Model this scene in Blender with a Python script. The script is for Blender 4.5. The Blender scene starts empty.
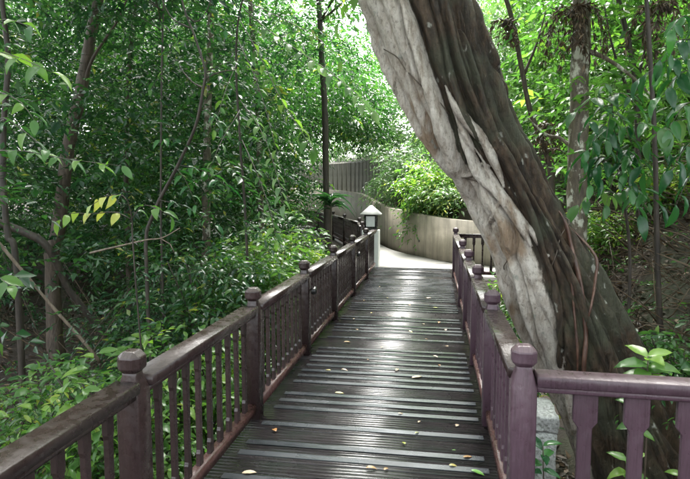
import bpy, bmesh, math, random
import numpy as np
from mathutils import Vector, Matrix, noise
R = math.radians
random.seed(7)
rng = np.random.default_rng(7)
scene = bpy.context.scene
COL = scene.collection

# ------------------------------------------------------------------ camera
EYE = 1.6
PITCH, YAW = R(4.94), R(9.26)
cam_d = bpy.data.cameras.new('camera')
cam_d.sensor_width = 36.0
cam_d.lens = 550.0 / 690.0 * 36.0
cam_d.clip_end = 600
cam = bpy.data.objects.new('camera', cam_d)
cam.location = (0, 0, EYE)
cam.rotation_euler = (math.pi / 2 - PITCH, 0, YAW)
COL.objects.link(cam)
scene.camera = cam
_q = cam.rotation_euler.to_matrix()
CR, CU, CF = _q @ Vector((1, 0, 0)), _q @ Vector((0, 1, 0)), _q @ Vector((0, 0, -1))

def ray(px, py):
    return CF * 550 + CR * (px - 345) + CU * (239.5 - py)

def at(px, py, Y):
    """The point of the place that lies Y metres down the walkway and is seen at px, py of the photograph."""
    d = ray(px, py)
    return Vector((0, 0, EYE)) + d * (Y / d.y)

# ------------------------------------------------------------------ sky, sun, exposure
SUN_AZ, SUN_EL = R(-12), R(62)
world = bpy.data.worlds.new('World'); scene.world = world; world.use_nodes = True
wn = world.node_tree.nodes; wl = world.node_tree.links
for n_ in list(wn): wn.remove(n_)
sky = wn.new('ShaderNodeTexSky'); sky.sky_type = 'NISHITA'; sky.sun_disc = False
sky.sun_elevation = SUN_EL; sky.sun_rotation = SUN_AZ
sky.air_density = 1.0; sky.dust_density = 4.0; sky.ozone_density = 1.0
hs = wn.new('ShaderNodeHueSaturation'); hs.inputs['Saturation'].default_value = 0.22
bgn = wn.new('ShaderNodeBackground'); bgn.inputs['Strength'].default_value = 0.15
wo = wn.new('ShaderNodeOutputWorld')
wl.new(sky.outputs[0], hs.inputs['Color']); wl.new(hs.outputs[0], bgn.inputs['Color']); wl.new(bgn.outputs[0], wo.inputs[0])
sd = bpy.data.lights.new('sun', 'SUN'); sd.energy = 1.5; sd.angle = R(28); sd.color = (1.0, 0.97, 0.92)
sun = bpy.data.objects.new('sun', sd); COL.objects.link(sun)
_s = Vector((math.sin(SUN_AZ) * math.cos(SUN_EL), math.cos(SUN_AZ) * math.cos(SUN_EL), math.sin(SUN_EL)))
sun.rotation_euler = _s.to_track_quat('Z', 'Y').to_euler(); sun.location = (0, 0, 30)
scene.view_settings.view_transform = 'Standard'
scene.view_settings.look = 'None'
scene.view_settings.gamma = 1.0
scene.view_settings.use_curve_mapping = False
scene.view_settings.exposure = 3.05
scene.cycles.max_bounces = 8
scene.cycles.diffuse_bounces = 4
scene.cycles.glossy_bounces = 3
scene.cycles.transmission_bounces = 4
scene.cycles.use_denoising = True

# ------------------------------------------------------------------ helpers
class MB:
    """Collects geometry; build() links it as one mesh object."""
    def __init__(s):
        s.V = []; s.n = 0; s.F = []; s.T = []
    def add(s, v, faces, tint=0.5):
        v = np.asarray(v, dtype=np.float32).reshape(-1, 3)
        for f in (faces if isinstance(faces, list) else [faces]):
            f = np.asarray(f, dtype=np.int32)
            s.F.append((f if f.ndim == 2 else f[None, :]) + s.n)
        s.T.append(np.broadcast_to(np.asarray(tint, dtype=np.float32), (len(v),)).copy())
        s.V.append(v); s.n += len(v)
        return s
    def mesh(s, name, mat=None, smooth=False):
        v = np.concatenate(s.V); me = bpy.data.meshes.new(name)
        me.vertices.add(len(v)); me.vertices.foreach_set('co', v.ravel())
        loops = np.concatenate([f.ravel() for f in s.F]).astype(np.int32)
        tot = np.concatenate([np.full(len(f), f.shape[1], dtype=np.int32) for f in s.F])
        st = np.concatenate([[0], np.cumsum(tot)[:-1]]).astype(np.int32)
        me.loops.add(len(loops)); me.loops.foreach_set('vertex_index', loops)
        me.polygons.add(len(tot)); me.polygons.foreach_set('loop_start', st); me.polygons.foreach_set('loop_total', tot)
        if smooth: me.polygons.foreach_set('use_smooth', np.ones(len(tot), dtype=bool))
        me.update(calc_edges=True)
        a = me.attributes.new('tint', 'FLOAT', 'POINT'); a.data.foreach_set('value', np.concatenate(s.T))
        if mat: me.materials.append(mat)
        return me
    def build(s, name, mat=None, parent=None, smooth=False):
        return link(name, s.mesh(name, mat, smooth), parent)

def link(name, me, parent=None, loc=None, rot=None, scl=None):
    o = bpy.data.objects.new(name, me); COL.objects.link(o)
    if parent is not None: o.parent = parent
    if loc is not None: o.location = loc
    if rot is not None: o.rotation_euler = rot
    if scl is not None: o.scale = (scl,) * 3 if isinstance(scl, (int, float)) else scl
    return o

def tag(o, label=None, cat=None, group=None, kind=None):
    if label: o['label'] = label
    if cat: o['category'] = cat
    if group: o['group'] = group
    if kind: o['kind'] = kind
    return o

def thing(name, label, cat, loc=(0, 0, 0), rz=0, group=None):
    return tag(link(name, None, None, loc, (0, 0, rz)), label, cat, group)

def from_bm(name, bm, mat, smooth=False):
    me = bpy.data.meshes.new(name); bm.to_mesh(me); bm.free()
    if smooth:
        for p in me.polygons: p.use_smooth = True
    if mat: me.materials.append(mat)
    return me

def box_mesh(name, sx, sy, sz, mat, bev=0.004, off=(0, 0, 0)):
    bm = bmesh.new(); bmesh.ops.create_cube(bm, size=1)
    for v in bm.verts: v.co = Vector((v.co.x * sx + off[0], v.co.y * sy + off[1], v.co.z * sz + off[2]))
    if bev: bmesh.ops.bevel(bm, geom=bm.edges[:], offset=bev, segments=1, affect='EDGES')
    return from_bm(name, bm, mat)

def prism(mb, prof, a, b, up=(0, 0, 1), tint=0.5):
    """profile (side, up) swept from a to b, capped"""
    a, b = Vector(a), Vector(b); d = (b - a).normalized(); s = d.cross(Vector(up)).normalized(); u = s.cross(d)
    k = len(prof); v = []
    for p in (a, b):
        for (x, z) in prof: v.append(p + s * x + u * z)
    q = [[i, (i + 1) % k, k + (i + 1) % k, k + i] for i in range(k)]
    mb.add([list(x) for x in v], [np.array(q), np.array([list(range(k))[::-1]]), np.array([list(range(k, 2 * k))])], tint)

def tube(mb, pts, rad, sides=6, tint=0.5, wob=0.0):
    pts = [Vector(p) for p in pts]; n = len(pts)
    rad = [rad] * n if isinstance(rad, (int, float)) else list(rad)
    V = []; ref = Vector((0.31, 0.87, 0.38))
    for i, p in enumerate(pts):
        t = (pts[min(i + 1, n - 1)] - pts[max(i - 1, 0)]).normalized()
        s = t.cross(ref).normalized(); u = s.cross(t)
        for k in range(sides):
            a = 2 * math.pi * k / sides
            r = rad[i] * (1 + (wob * noise.noise(p * 7 + Vector((math.cos(a), math.sin(a), 0)) * 1.3) if wob else 0))
            V.append(p + s * (r * math.cos(a)) + u * (r * math.sin(a)))
    F = [[i * sides + k, i * sides + (k + 1) % sides, (i + 1) * sides + (k + 1) % sides, (i + 1) * sides + k] for i in range(n - 1) for k in range(sides)]
    caps = [np.array([list(range(sides))[::-1]]), np.array([list(range((n - 1) * sides, n * sides))])]
    mb.add([list(v) for v in V], [np.array(F)] + caps, tint)

def smooth_path(pts, n):
    """Catmull-Rom through 3-D points (or 4-D with radius)"""
    P = np.array([list(p) for p in pts], dtype=float)
    P = np.vstack([2 * P[0] - P[1], P, 2 * P[-1] - P[-2]])
    out = []
    m = len(P) - 3
    for i in range(n):
        t = i / (n - 1) * m; k = min(int(t), m - 1); u = t - k
        a, b, c, d = P[k:k + 4]
        out.append(0.5 * ((2 * b) + (c - a) * u + (2 * a - 5 * b + 4 * c - d) * u * u + (3 * b - a - 3 * c + d) * u ** 3))
    return np.array(out)

def sstep(a, b, x):
    t = np.clip((x - a) / (b - a), 0, 1); return t * t * (3 - 2 * t)

def nrm(a):
    return a / np.maximum(np.linalg.norm(a, axis=-1, keepdims=True), 1e-9)

# ------------------------------------------------------------------ materials
def new_mat(name):
    m = bpy.data.materials.new(name); m.use_nodes = True
    nt = m.node_tree
    return m, nt, nt.nodes['Principled BSDF'], nt.nodes['Material Output']

def N(nt, t, **kw):
    n = nt.nodes.new(t)
    for k, v in kw.items():
        if k in n.inputs: n.inputs[k].default_value = v
        else: setattr(n, k, v)
    return n

def ramp(nt, fac, stops):
    r = nt.nodes.new('ShaderNodeValToRGB'); e = r.color_ramp.elements
    while len(e) > 1: e.remove(e[-1])
    for i, (p, c) in enumerate(stops):
        x = e[0] if i == 0 else e.new(p)
        x.position = p; x.color = (*c, 1) if len(c) == 3 else c
    nt.links.new(fac, r.inputs[0]); return r

def coords(nt, scale=(1, 1, 1), space='Object'):
    tc = nt.nodes.new('ShaderNodeTexCoord'); mp = nt.nodes.new('ShaderNodeMapping'); mp.inputs['Scale'].default_value = scale
    nt.links.new(tc.outputs[space], mp.inputs[0]); return mp.outputs[0]

def add_bump(nt, b, h, strength, dist):
    bp = N(nt, 'ShaderNodeBump', Strength=strength, Distance=dist)
    nt.links.new(h, bp.inputs['Height']); nt.links.new(bp.outputs[0], b.inputs['Normal'])

def leaf_mat(name, stops, rough=0.3, trans=0.35, tcol=(0.16, 0.30, 0.04), spec=0.5):
    m, nt, b, out = new_mat(name)
    at_ = N(nt, 'ShaderNodeAttribute'); at_.attribute_name = 'tint'
    oi = N(nt, 'ShaderNodeObjectInfo')
    ad = N(nt, 'ShaderNodeMath', operation='MULTIPLY_ADD'); ad.inputs[1].default_value = 0.0
    nt.links.new(oi.outputs['Random'], ad.inputs[0]); nt.links.new(at_.outputs['Fac'], ad.inputs[2])
    rp = ramp(nt, ad.outputs[0], stops)
    nt.links.new(rp.outputs[0], b.inputs['Base Color'])
    b.inputs['Roughness'].default_value = rough
    b.inputs['Specular IOR Level'].default_value = spec
    tr = N(nt, 'ShaderNodeBsdfTranslucent')
    mx = N(nt, 'ShaderNodeMix', data_type='RGBA', blend_type='MULTIPLY')
    mul = N(nt, 'ShaderNodeVectorMath', operation='MULTIPLY')
    mul.inputs[1].default_value = tcol
    nt.links.new(rp.outputs[0], mul.inputs[0]); nt.links.new(mul.outputs[0], tr.inputs['Color'])
    ms = N(nt, 'ShaderNodeMixShader'); ms.inputs[0].default_value = trans
    nt.links.new(b.outputs[0], ms.inputs[1]); nt.links.new(tr.outputs[0], ms.inputs[2]); nt.links.new(ms.outputs[0], out.inputs[0])
    nt.nodes.remove(mx)
    return m

TW = (0.030, 0.022, 0.016)   # twig colour at tint 0
M = {}
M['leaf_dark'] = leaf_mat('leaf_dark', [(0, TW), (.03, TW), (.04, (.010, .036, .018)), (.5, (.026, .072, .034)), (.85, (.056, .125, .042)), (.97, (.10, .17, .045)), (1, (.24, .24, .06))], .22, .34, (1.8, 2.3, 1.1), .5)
M['leaf_mid'] = leaf_mat('leaf_mid', [(0, TW), (.03, TW), (.04, (.016, .058, .022)), (.5, (.040, .106, .036)), (.85, (.082, .175, .044)), (.97, (.15, .24, .05)), (1, (.30, .30, .06))], .26, .40, (1.8, 2.2, 1.0), .45)
M['leaf_bright'] = leaf_mat('leaf_bright', [(0, TW), (.03, TW), (.04, (.030, .084, .026)), (.5, (.068, .150, .042)), (.85, (.125, .235, .050)), (.97, (.20, .30, .055)), (1, (.28, .34, .06))], .26, .46, (1.75, 2.05, .95), .45)
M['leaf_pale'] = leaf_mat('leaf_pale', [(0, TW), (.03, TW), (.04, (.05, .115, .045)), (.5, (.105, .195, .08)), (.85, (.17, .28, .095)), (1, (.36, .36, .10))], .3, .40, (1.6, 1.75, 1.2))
M['leaf_glossy'] = leaf_mat('leaf_glossy', [(0, TW), (.03, TW), (.04, (.008, .042, .018)), (.5, (.018, .074, .028)), (.85, (.036, .12, .034)), (1, (.10, .20, .04))], .2, .32, (2.2, 2.8, 1.0), .45)
M['leaf_yellow'] = leaf_mat('leaf_yellow', [(0, TW), (.03, TW), (.04, (.10, .20, .05)), (.5, (.20, .32, .08)), (.8, (.36, .42, .12)), (1, (.55, .46, .10))], .25, .40, (1.5, 1.6, .8))
M['dead_leaf'] = leaf_mat('dead_leaf', [(0, (.03, .020, .013)), (.5, (.075, .048, .028)), (.8, (.13, .088, .054)), (1, (.24, .17, .105))], .5, .15, (1.2, 1.0, .8))
M['fallen'] = leaf_mat('fallen', [(0, (.16, .08, .03)), (.25, (.38, .17, .05)), (.5, (.45, .30, .16)), (.7, (.55, .42, .30)), (.85, (.42, .38, .06)), (1, (.12, .30, .05))], .3, .1, (1, 1, 1))

def bark(name, c0, c1, c2, scale=(30, 30, 6), bump=.5, lich=None, rough=.6):
    m, nt, b, out = new_mat(name)
    co = coords(nt, scale)
    n1 = N(nt, 'ShaderNodeTexNoise', Scale=1.0, Detail=6.0, Roughness=.65); nt.links.new(co, n1.inputs['Vector'])
    rp = ramp(nt, n1.outputs['Fac'], [(.3, c0), (.5, c1), (.72, c2)])
    col = rp.outputs[0]
    if lich:
        co2 = coords(nt, (5, 5, 3.5))
        n2 = N(nt, 'ShaderNodeTexNoise', Scale=1.3, Detail=6.0, Roughness=.65); nt.links.new(co2, n2.inputs['Vector'])
        r2 = ramp(nt, n2.outputs['Fac'], [(.53, (0, 0, 0)), (.60, (1, 1, 1))])
        mx = N(nt, 'ShaderNodeMix', data_type='RGBA'); nt.links.new(r2.outputs[0], mx.inputs[0]); nt.links.new(col, mx.inputs[6]); mx.inputs[7].default_value = (*lich, 1)
        col = mx.outputs[2]
    nt.links.new(col, b.inputs['Base Color']); b.inputs['Roughness'].default_value = rough
    add_bump(nt, b, n1.outputs['Fac'], bump, .02)
    return m
M['bark_dark'] = bark('bark_dark', (.012, .010, .008), (.035, .027, .020), (.07, .055, .042))
M['bark_brown'] = bark('bark_brown', (.025, .018, .012), (.065, .048, .034), (.13, .10, .075))
M['bark_lichen'] = bark('bark_lichen', (.035, .028, .02), (.10, .08, .055), (.19, .16, .115), lich=(.50, .50, .42))
M['pole'] = bark('pole', (.07, .05, .035), (.15, .115, .085), (.25, .20, .16))
M['root_white'] = bark('root_white', (.24, .20, .16), (.58, .54, .48), (.74, .71, .65), scale=(34, 34, 14), bump=.9, lich=(.20, .165, .125))
M['root_pink'] = bark('root_pink', (.10, .07, .05), (.27, .195, .145), (.44, .36, .29), scale=(22, 22, 9), bump=.5)
M['root_red'] = bark('root_red', (.025, .012, .008), (.075, .036, .024), (.15, .085, .058), scale=(30, 30, 10), bump=.5, rough=.45)
M['root_brown'] = bark('root_brown', (.030, .017, .011), (.085, .047, .030), (.16, .10, .065), scale=(26, 26, 9), bump=.6, rough=.45)
M['root_dark'] = bark('root_dark', (.02, .013, .009), (.055, .038, .026), (.11, .08, .055), scale=(26, 26, 9), bump=.6, rough=.5)

def fig_mat():
    m, nt, b, out = new_mat('fig_bark')
    at_ = N(nt, 'ShaderNodeAttribute'); at_.attribute_name = 'tint'
    co = coords(nt, (16, 16, 5))
    n1 = N(nt, 'ShaderNodeTexNoise', Scale=1.0, Detail=8.0, Roughness=.68); nt.links.new(co, n1.inputs['Vector'])
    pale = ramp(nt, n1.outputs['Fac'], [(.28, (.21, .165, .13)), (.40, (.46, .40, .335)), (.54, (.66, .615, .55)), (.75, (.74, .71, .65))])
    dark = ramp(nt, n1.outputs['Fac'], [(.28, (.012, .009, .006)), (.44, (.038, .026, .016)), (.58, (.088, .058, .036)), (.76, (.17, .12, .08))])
    # green film and rusty patches
    n2 = N(nt, 'ShaderNodeTexNoise', Scale=2.6, Detail=3.0, Roughness=.6); nt.links.new(coords(nt), n2.inputs['Vector'])
    gm = ramp(nt, n2.outputs['Fac'], [(.44, (0, 0, 0)), (.60, (.75, .75, .75))])
    g = N(nt, 'ShaderNodeMix', data_type='RGBA'); nt.links.new(gm.outputs[0], g.inputs[0]); nt.links.new(dark.outputs[0], g.inputs[6]); g.inputs[7].default_value = (.062, .070, .042, 1)
    n3 = N(nt, 'ShaderNodeTexNoise', Scale=3.4, Detail=3.0, Roughness=.6); nt.links.new(coords(nt, (1, 1, .6)), n3.inputs['Vector'])
    rm = ramp(nt, n3.outputs['Fac'], [(.57, (0, 0, 0)), (.66, (.7, .7, .7))])
    rr = N(nt, 'ShaderNodeMix', data_type='RGBA'); nt.links.new(rm.outputs[0], rr.inputs[0]); nt.links.new(pale.outputs[0], rr.inputs[6]); rr.inputs[7].default_value = (.26, .15, .065, 1)
    mx = N(nt, 'ShaderNodeMix', data_type='RGBA')
    # ragged border between the two barks
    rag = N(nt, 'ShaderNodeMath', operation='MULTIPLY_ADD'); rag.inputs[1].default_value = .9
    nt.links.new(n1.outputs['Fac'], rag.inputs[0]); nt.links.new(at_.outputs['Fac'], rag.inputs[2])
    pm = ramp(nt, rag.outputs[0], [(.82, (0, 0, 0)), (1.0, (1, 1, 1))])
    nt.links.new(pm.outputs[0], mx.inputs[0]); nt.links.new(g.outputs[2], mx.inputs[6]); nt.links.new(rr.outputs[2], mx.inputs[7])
    # white lichen spots
    vo = N(nt, 'ShaderNodeTexNoise', Scale=9.0, Detail=5.0, Roughness=.5); nt.links.new(coords(nt, (1.4, 1.4, .9)), vo.inputs['Vector'])
    sm = ramp(nt, vo.outputs['Fac'], [(.655, (0, 0, 0)), (.70, (.85, .85, .85))])
    fx = N(nt, 'ShaderNodeMix', data_type='RGBA'); nt.links.new(sm.outputs[0], fx.inputs[0]); nt.links.new(mx.outputs[2], fx.inputs[6]); fx.inputs[7].default_value = (.42, .43, .38, 1)
    nt.links.new(fx.outputs[2], b.inputs['Base Color'])
    rr2 = ramp(nt, n2.outputs['Fac'], [(.35, (.3, .3, .3)), (.7, (.62, .62, .62))]); nt.links.new(rr2.outputs[0], b.inputs['Roughness'])
    n5 = N(nt, 'ShaderNodeTexNoise', Scale=1.0, Detail=7.0, Roughness=.7); nt.links.new(coords(nt, (46, 46, 9)), n5.inputs['Vector'])
    sm5 = ramp(nt, n5.outputs['Fac'], [(.28, (.34, .31, .28)), (.40, (.92, .91, .90)), (.75, (1.12, 1.12, 1.12))])
    m5 = N(nt, 'ShaderNodeVectorMath', operation='MULTIPLY'); nt.links.new(fx.outputs[2], m5.inputs[0]); nt.links.new(sm5.outputs[0], m5.inputs[1]); nt.links.new(m5.outputs[0], b.inputs['Base Color'])
    ah = N(nt, 'ShaderNodeMath', operation='MULTIPLY_ADD'); ah.inputs[1].default_value = .5; nt.links.new(n5.outputs['Fac'], ah.inputs[0]); nt.links.new(n1.outputs['Fac'], ah.inputs[2])
    n7 = N(nt, 'ShaderNodeTexNoise', Scale=38.0, Detail=10.0, Roughness=.78); nt.links.new(coords(nt, (1, 1, .7)), n7.inputs['Vector'])
    sm7 = ramp(nt, n7.outputs['Fac'], [(.33, (.35, .32, .29)), (.45, (.93, .92, .91)), (.66, (1.12, 1.12, 1.12))])
    m7 = N(nt, 'ShaderNodeVectorMath', operation='MULTIPLY'); nt.links.new(m5.outputs[0], m7.inputs[0]); nt.links.new(sm7.outputs[0], m7.inputs[1]); nt.links.new(m7.outputs[0], b.inputs['Base Color'])
    ah2 = N(nt, 'ShaderNodeMath', operation='MULTIPLY_ADD'); ah2.inputs[1].default_value = .45; nt.links.new(n7.outputs['Fac'], ah2.inputs[0]); nt.links.new(ah.outputs[0], ah2.inputs[2])
    add_bump(nt, b, ah2.outputs[0], 1.0, .06)
    return m
M['fig'] = fig_mat()

def paint(name, c0, c1, worn=None, rough=(.18, .45), space='Object'):
    m, nt, b, out = new_mat(name)
    n1 = N(nt, 'ShaderNodeTexNoise', Scale=14.0, Detail=5.0, Roughness=.65); nt.links.new(coords(nt, (1.6, .3, .5), space), n1.inputs['Vector'])
    rp = ramp(nt, n1.outputs['Fac'], [(.1, c0), (.9, c1)])
    col = rp.outputs[0]
    if worn:
        n2 = N(nt, 'ShaderNodeTexNoise', Scale=5.0, Detail=6.0, Roughness=.7); nt.links.new(coords(nt, (7, .12, 7), space), n2.inputs['Vector'])
        r2 = ramp(nt, n2.outputs['Fac'], [(.25, (0, 0, 0)), (.9, (.7, .7, .7))])
        ge = N(nt, 'ShaderNodeNewGeometry'); sp = N(nt, 'ShaderNodeSeparateXYZ'); nt.links.new(ge.outputs['Normal'], sp.inputs[0])
        up = N(nt, 'ShaderNodeMath', operation='MULTIPLY'); nt.links.new(sp.outputs['Z'], up.inputs[0]); nt.links.new(r2.outputs[0], up.inputs[1]); up.use_clamp = True
        mx = N(nt, 'ShaderNodeMix', data_type='RGBA'); nt.links.new(up.outputs[0], mx.inputs[0]); nt.links.new(col, mx.inputs[6]); mx.inputs[7].default_value = (*worn, 1)
        col = mx.outputs[2]
    nt.links.new(col, b.inputs['Base Color'])
    n3 = N(nt, 'ShaderNodeTexNoise', Scale=22.0, Detail=4.0); nt.links.new(coords(nt, (1, 1, 1), space), n3.inputs['Vector'])
    r3 = ramp(nt, n3.outputs['Fac'], [(.35, (rough[0],) * 3), (.7, (rough[1],) * 3)]); nt.links.new(r3.outputs[0], b.inputs['Roughness'])
    n6 = N(nt, 'ShaderNodeTexNoise', Scale=1.0, Detail=6.0, Roughness=.7); nt.links.new(coords(nt, (120, 7, 9), space), n6.inputs['Vector'])
    oi = N(nt, 'ShaderNodeObjectInfo'); hv = N(nt, 'ShaderNodeHueSaturation')
    mr = N(nt, 'ShaderNodeMapRange'); mr.inputs['To Min'].default_value = .78; mr.inputs['To Max'].default_value = 1.22; nt.links.new(oi.outputs['Random'], mr.inputs[0]); nt.links.new(mr.outputs[0], hv.inputs['Value'])
    gr = ramp(nt, n6.outputs['Fac'], [(.28, (.62, .60, .58)), (.5, (1, 1, 1)), (.8, (1.15, 1.15, 1.15))])
    gm_ = N(nt, 'ShaderNodeVectorMath', operation='MULTIPLY'); nt.links.new(col, gm_.inputs[0]); nt.links.new(gr.outputs[0], gm_.inputs[1]); nt.links.new(gm_.outputs[0], hv.inputs['Color']); nt.links.new(hv.outputs[0], b.inputs['Base Color'])
    hh = N(nt, 'ShaderNodeMath', operation='ADD'); nt.links.new(n6.outputs['Fac'], hh.inputs[0]); nt.links.new(n3.outputs['Fac'], hh.inputs[1])
    add_bump(nt, b, hh.outputs[0], .45, .005)
    return m
M['rail'] = paint('rail_paint', (.023, .0135, .014), (.040, .025, .0245), worn=(.070, .053, .041))
M['rail_purple'] = paint('rail_purple', (.056, .031, .043), (.082, .049, .066), worn=(.12, .095, .085), rough=(.26, .55))
M['toe'] = paint('toe_paint', (.060, .027, .025), (.11, .055, .050))

def deck_mat(name, c0, c1, r0, r1, green=None):
    m, nt, b, out = new_mat(name)
    n1 = N(nt, 'ShaderNodeTexNoise', Scale=3.0, Detail=6.0, Roughness=.65); nt.links.new(coords(nt, (1, 9, 1)), n1.inputs['Vector'])
    oi = N(nt, 'ShaderNodeObjectInfo')
    ad = N(nt, 'ShaderNodeMath', operation='MULTIPLY_ADD'); ad.inputs[1].default_value = .25; nt.links.new(oi.outputs['Random'], ad.inputs[0]); nt.links.new(n1.outputs['Fac'], ad.inputs[2])
    rp = ramp(nt, ad.outputs[0], [(.35, c0), (.85, c1)])
    col = rp.outputs[0]
    if green:
        n2 = N(nt, 'ShaderNodeTexNoise', Scale=1.3, Detail=4.0, Roughness=.6); nt.links.new(coords(nt, (1, 1, 1)), n2.inputs['Vector'])
        r2 = ramp(nt, n2.outputs['Fac'], [(.45, (0, 0, 0)), (.65, (.7, .7, .7))])
        mx = N(nt, 'ShaderNodeMix', data_type='RGBA'); nt.links.new(r2.outputs[0], mx.inputs[0]); nt.links.new(col, mx.inputs[6]); mx.inputs[7].default_value = (*green, 1)
        col = mx.outputs[2]
    nt.links.new(col, b.inputs['Base Color'])
    ge = N(nt, 'ShaderNodeNewGeometry')
    n3 = N(nt, 'ShaderNodeTexNoise', Scale=2.2, Detail=5.0, Roughness=.6); nt.links.new(ge.outputs['Position'], n3.inputs['Vector'])
    r3 = ramp(nt, n3.outputs['Fac'], [(.38, (r0,) * 3), (.66, (r1,) * 3)]); nt.links.new(r3.outputs[0], b.inputs['Roughness'])
    n4 = N(nt, 'ShaderNodeTexNoise', Scale=30.0, Detail=4.0); nt.links.new(coords(nt, (.25, 1.5, 1)), n4.inputs['Vector'])
    add_bump(nt, b, n4.outputs['Fac'], .35, .004)
    return m
M['board'] = deck_mat('board', (.014, .012, .013), (.040, .034, .036), .14, .34, green=(.022, .031, .024))  # green mixed into the boards stands in for reflected foliage
M['grip'] = deck_mat('grip', (.012, .013, .015), (.040, .046, .053), .18, .38)

def concrete(name, c0, c1, streak=True, rough=.7, moss=None):
    m, nt, b, out = new_mat(name)
    n1 = N(nt, 'ShaderNodeTexNoise', Scale=2.2, Detail=8.0, Roughness=.65); nt.links.new(coords(nt, (1, 1, 1)), n1.inputs['Vector'])
    rp = ramp(nt, n1.outputs['Fac'], [(.3, c0), (.7, c1)]); col = rp.outputs[0]
    if streak:
        n2 = N(nt, 'ShaderNodeTexNoise', Scale=1.0, Detail=5.0, Roughness=.7); nt.links.new(coords(nt, (6, 6, .45)), n2.inputs['Vector'])
        r2 = ramp(nt, n2.outputs['Fac'], [(.42, (0, 0, 0)), (.70, (.8, .8, .8))])
        mx = N(nt, 'ShaderNodeMix', data_type='RGBA'); nt.links.new(r2.outputs[0], mx.inputs[0]); nt.links.new(col, mx.inputs[6]); mx.inputs[7].default_value = (*(moss or (.10, .085, .06)), 1)
        col = mx.outputs[2]
    nt.links.new(col, b.inputs['Base Color']); b.inputs['Roughness'].default_value = rough
    n3 = N(nt, 'ShaderNodeTexNoise', Scale=40.0, Detail=4.0); nt.links.new(coords(nt, (1, 1, 1)), n3.inputs['Vector'])
    add_bump(nt, b, n3.outputs['Fac'], .3, .01)
    return m
M['wall'] = concrete('wall_concrete', (.19, .165, .125), (.33, .29, .225))
M['wall_old'] = concrete('wall_old', (.13, .125, .10), (.25, .24, .20), moss=(.045, .055, .032))
M['path'] = concrete('path_concrete', (.36, .35, .33), (.50, .49, .46), streak=False, rough=.35)
M['white'] = concrete('white_render', (.62, .62, .61), (.80, .80, .79), streak=False, rough=.5)
M['roof_grey'] = concrete('roof_grey', (.34, .335, .32), (.50, .49, .47), streak=False, rough=.5)
M['granite'] = bark('granite', (.10, .10, .09), (.30, .31, .30), (.50, .51, .50), scale=(55, 55, 55), bump=.6)
M['black'] = paint('black_metal', (.012, .012, .013), (.025, .024, .025), rough=(.15, .4))
def flat(name, c, rough=.4, emit=0):
    m, nt, b, out = new_mat(name)
    n1 = N(nt, 'ShaderNodeTexNoise', Scale=12.0, Detail=4.0); nt.links.new(coords(nt), n1.inputs['Vector'])
    rp = ramp(nt, n1.outputs['Fac'], [(.3, tuple(x * .85 for x in c)), (.7, c)]); nt.links.new(rp.outputs[0], b.inputs['Base Color'])
    b.inputs['Roughness'].default_value = rough
    return m
M['milk_glass'] = flat('milk_glass', (.78, .80, .80), .12)
M['hole'] = flat('drain_pipe', (.02, .02, .018), .5)

def ground_mat():
    m, nt, b, out = new_mat('forest_floor')
    n1 = N(nt, 'ShaderNodeTexNoise', Scale=3.0, Detail=9.0, Roughness=.75); nt.links.new(coords(nt), n1.inputs['Vector'])
    rp = ramp(nt, n1.outputs['Fac'], [(.3, (.012, .008, .005)), (.5, (.034, .022, .014)), (.66, (.065, .044, .028)), (.8, (.12, .085, .055))])
    n2 = N(nt, 'ShaderNodeTexNoise', Scale=.6, Detail=5.0, Roughness=.6); nt.links.new(coords(nt), n2.inputs['Vector'])
    r2 = ramp(nt, n2.outputs['Fac'], [(.5, (0, 0, 0)), (.66, (.7, .7, .7))])
    mx = N(nt, 'ShaderNodeMix', data_type='RGBA'); nt.links.new(r2.outputs[0], mx.inputs[0]); nt.links.new(rp.outputs[0], mx.inputs[6]); mx.inputs[7].default_value = (.030, .055, .018, 1)
    nt.links.new(mx.outputs[2], b.inputs['Base Color']); b.inputs['Roughness'].default_value = .75
    add_bump(nt, b, n1.outputs['Fac'], .9, .08)
    return m
M['ground'] = ground_mat()

# ------------------------------------------------------------------ ground
WALL = [(12, 11.4), (6, 11.7), (3, 11.95), (1.5, 12.2), (.35, 12.75), (-.3, 13.7), (-.85, 14.8), (-1.5, 16.6), (-2.2, 19), (-3.1, 22), (-5, 25.5), (-9, 29), (-16, 32)]
WL = smooth_path([(x, y, 0) for x, y in WALL], 160)[:, :2]
PATH_C = smooth_path([(-.42, 11.6, 0), (-.7, 12.8, 0), (-1.25, 14.4, 0), (-2.0, 16.6, 0), (-2.9, 19, 0), (-4.1, 22, 0), (-6.4, 24.6, 0), (-11, 27.5, 0)], 60)[:, :2]

def seg_dist(P, L):
    """distance and sign (positive on the left of the travel direction) of points P to polyline L"""
    best = np.full(len(P), 1e9); sg = np.ones(len(P))
    for a, b in zip(L[:-1], L[1:]):
        ab = b - a; t = np.clip(((P - a) @ ab) / (ab @ ab), 0, 1); q = a + t[:, None] * ab; d = np.linalg.norm(P - q, axis=1)
        c = ab[0] * (P[:, 1] - a[1]) - ab[1] * (P[:, 0] - a[0])
        m = d < best; best[m] = d[m]; sg[m] = np.sign(c[m])
    return best, sg

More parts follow.
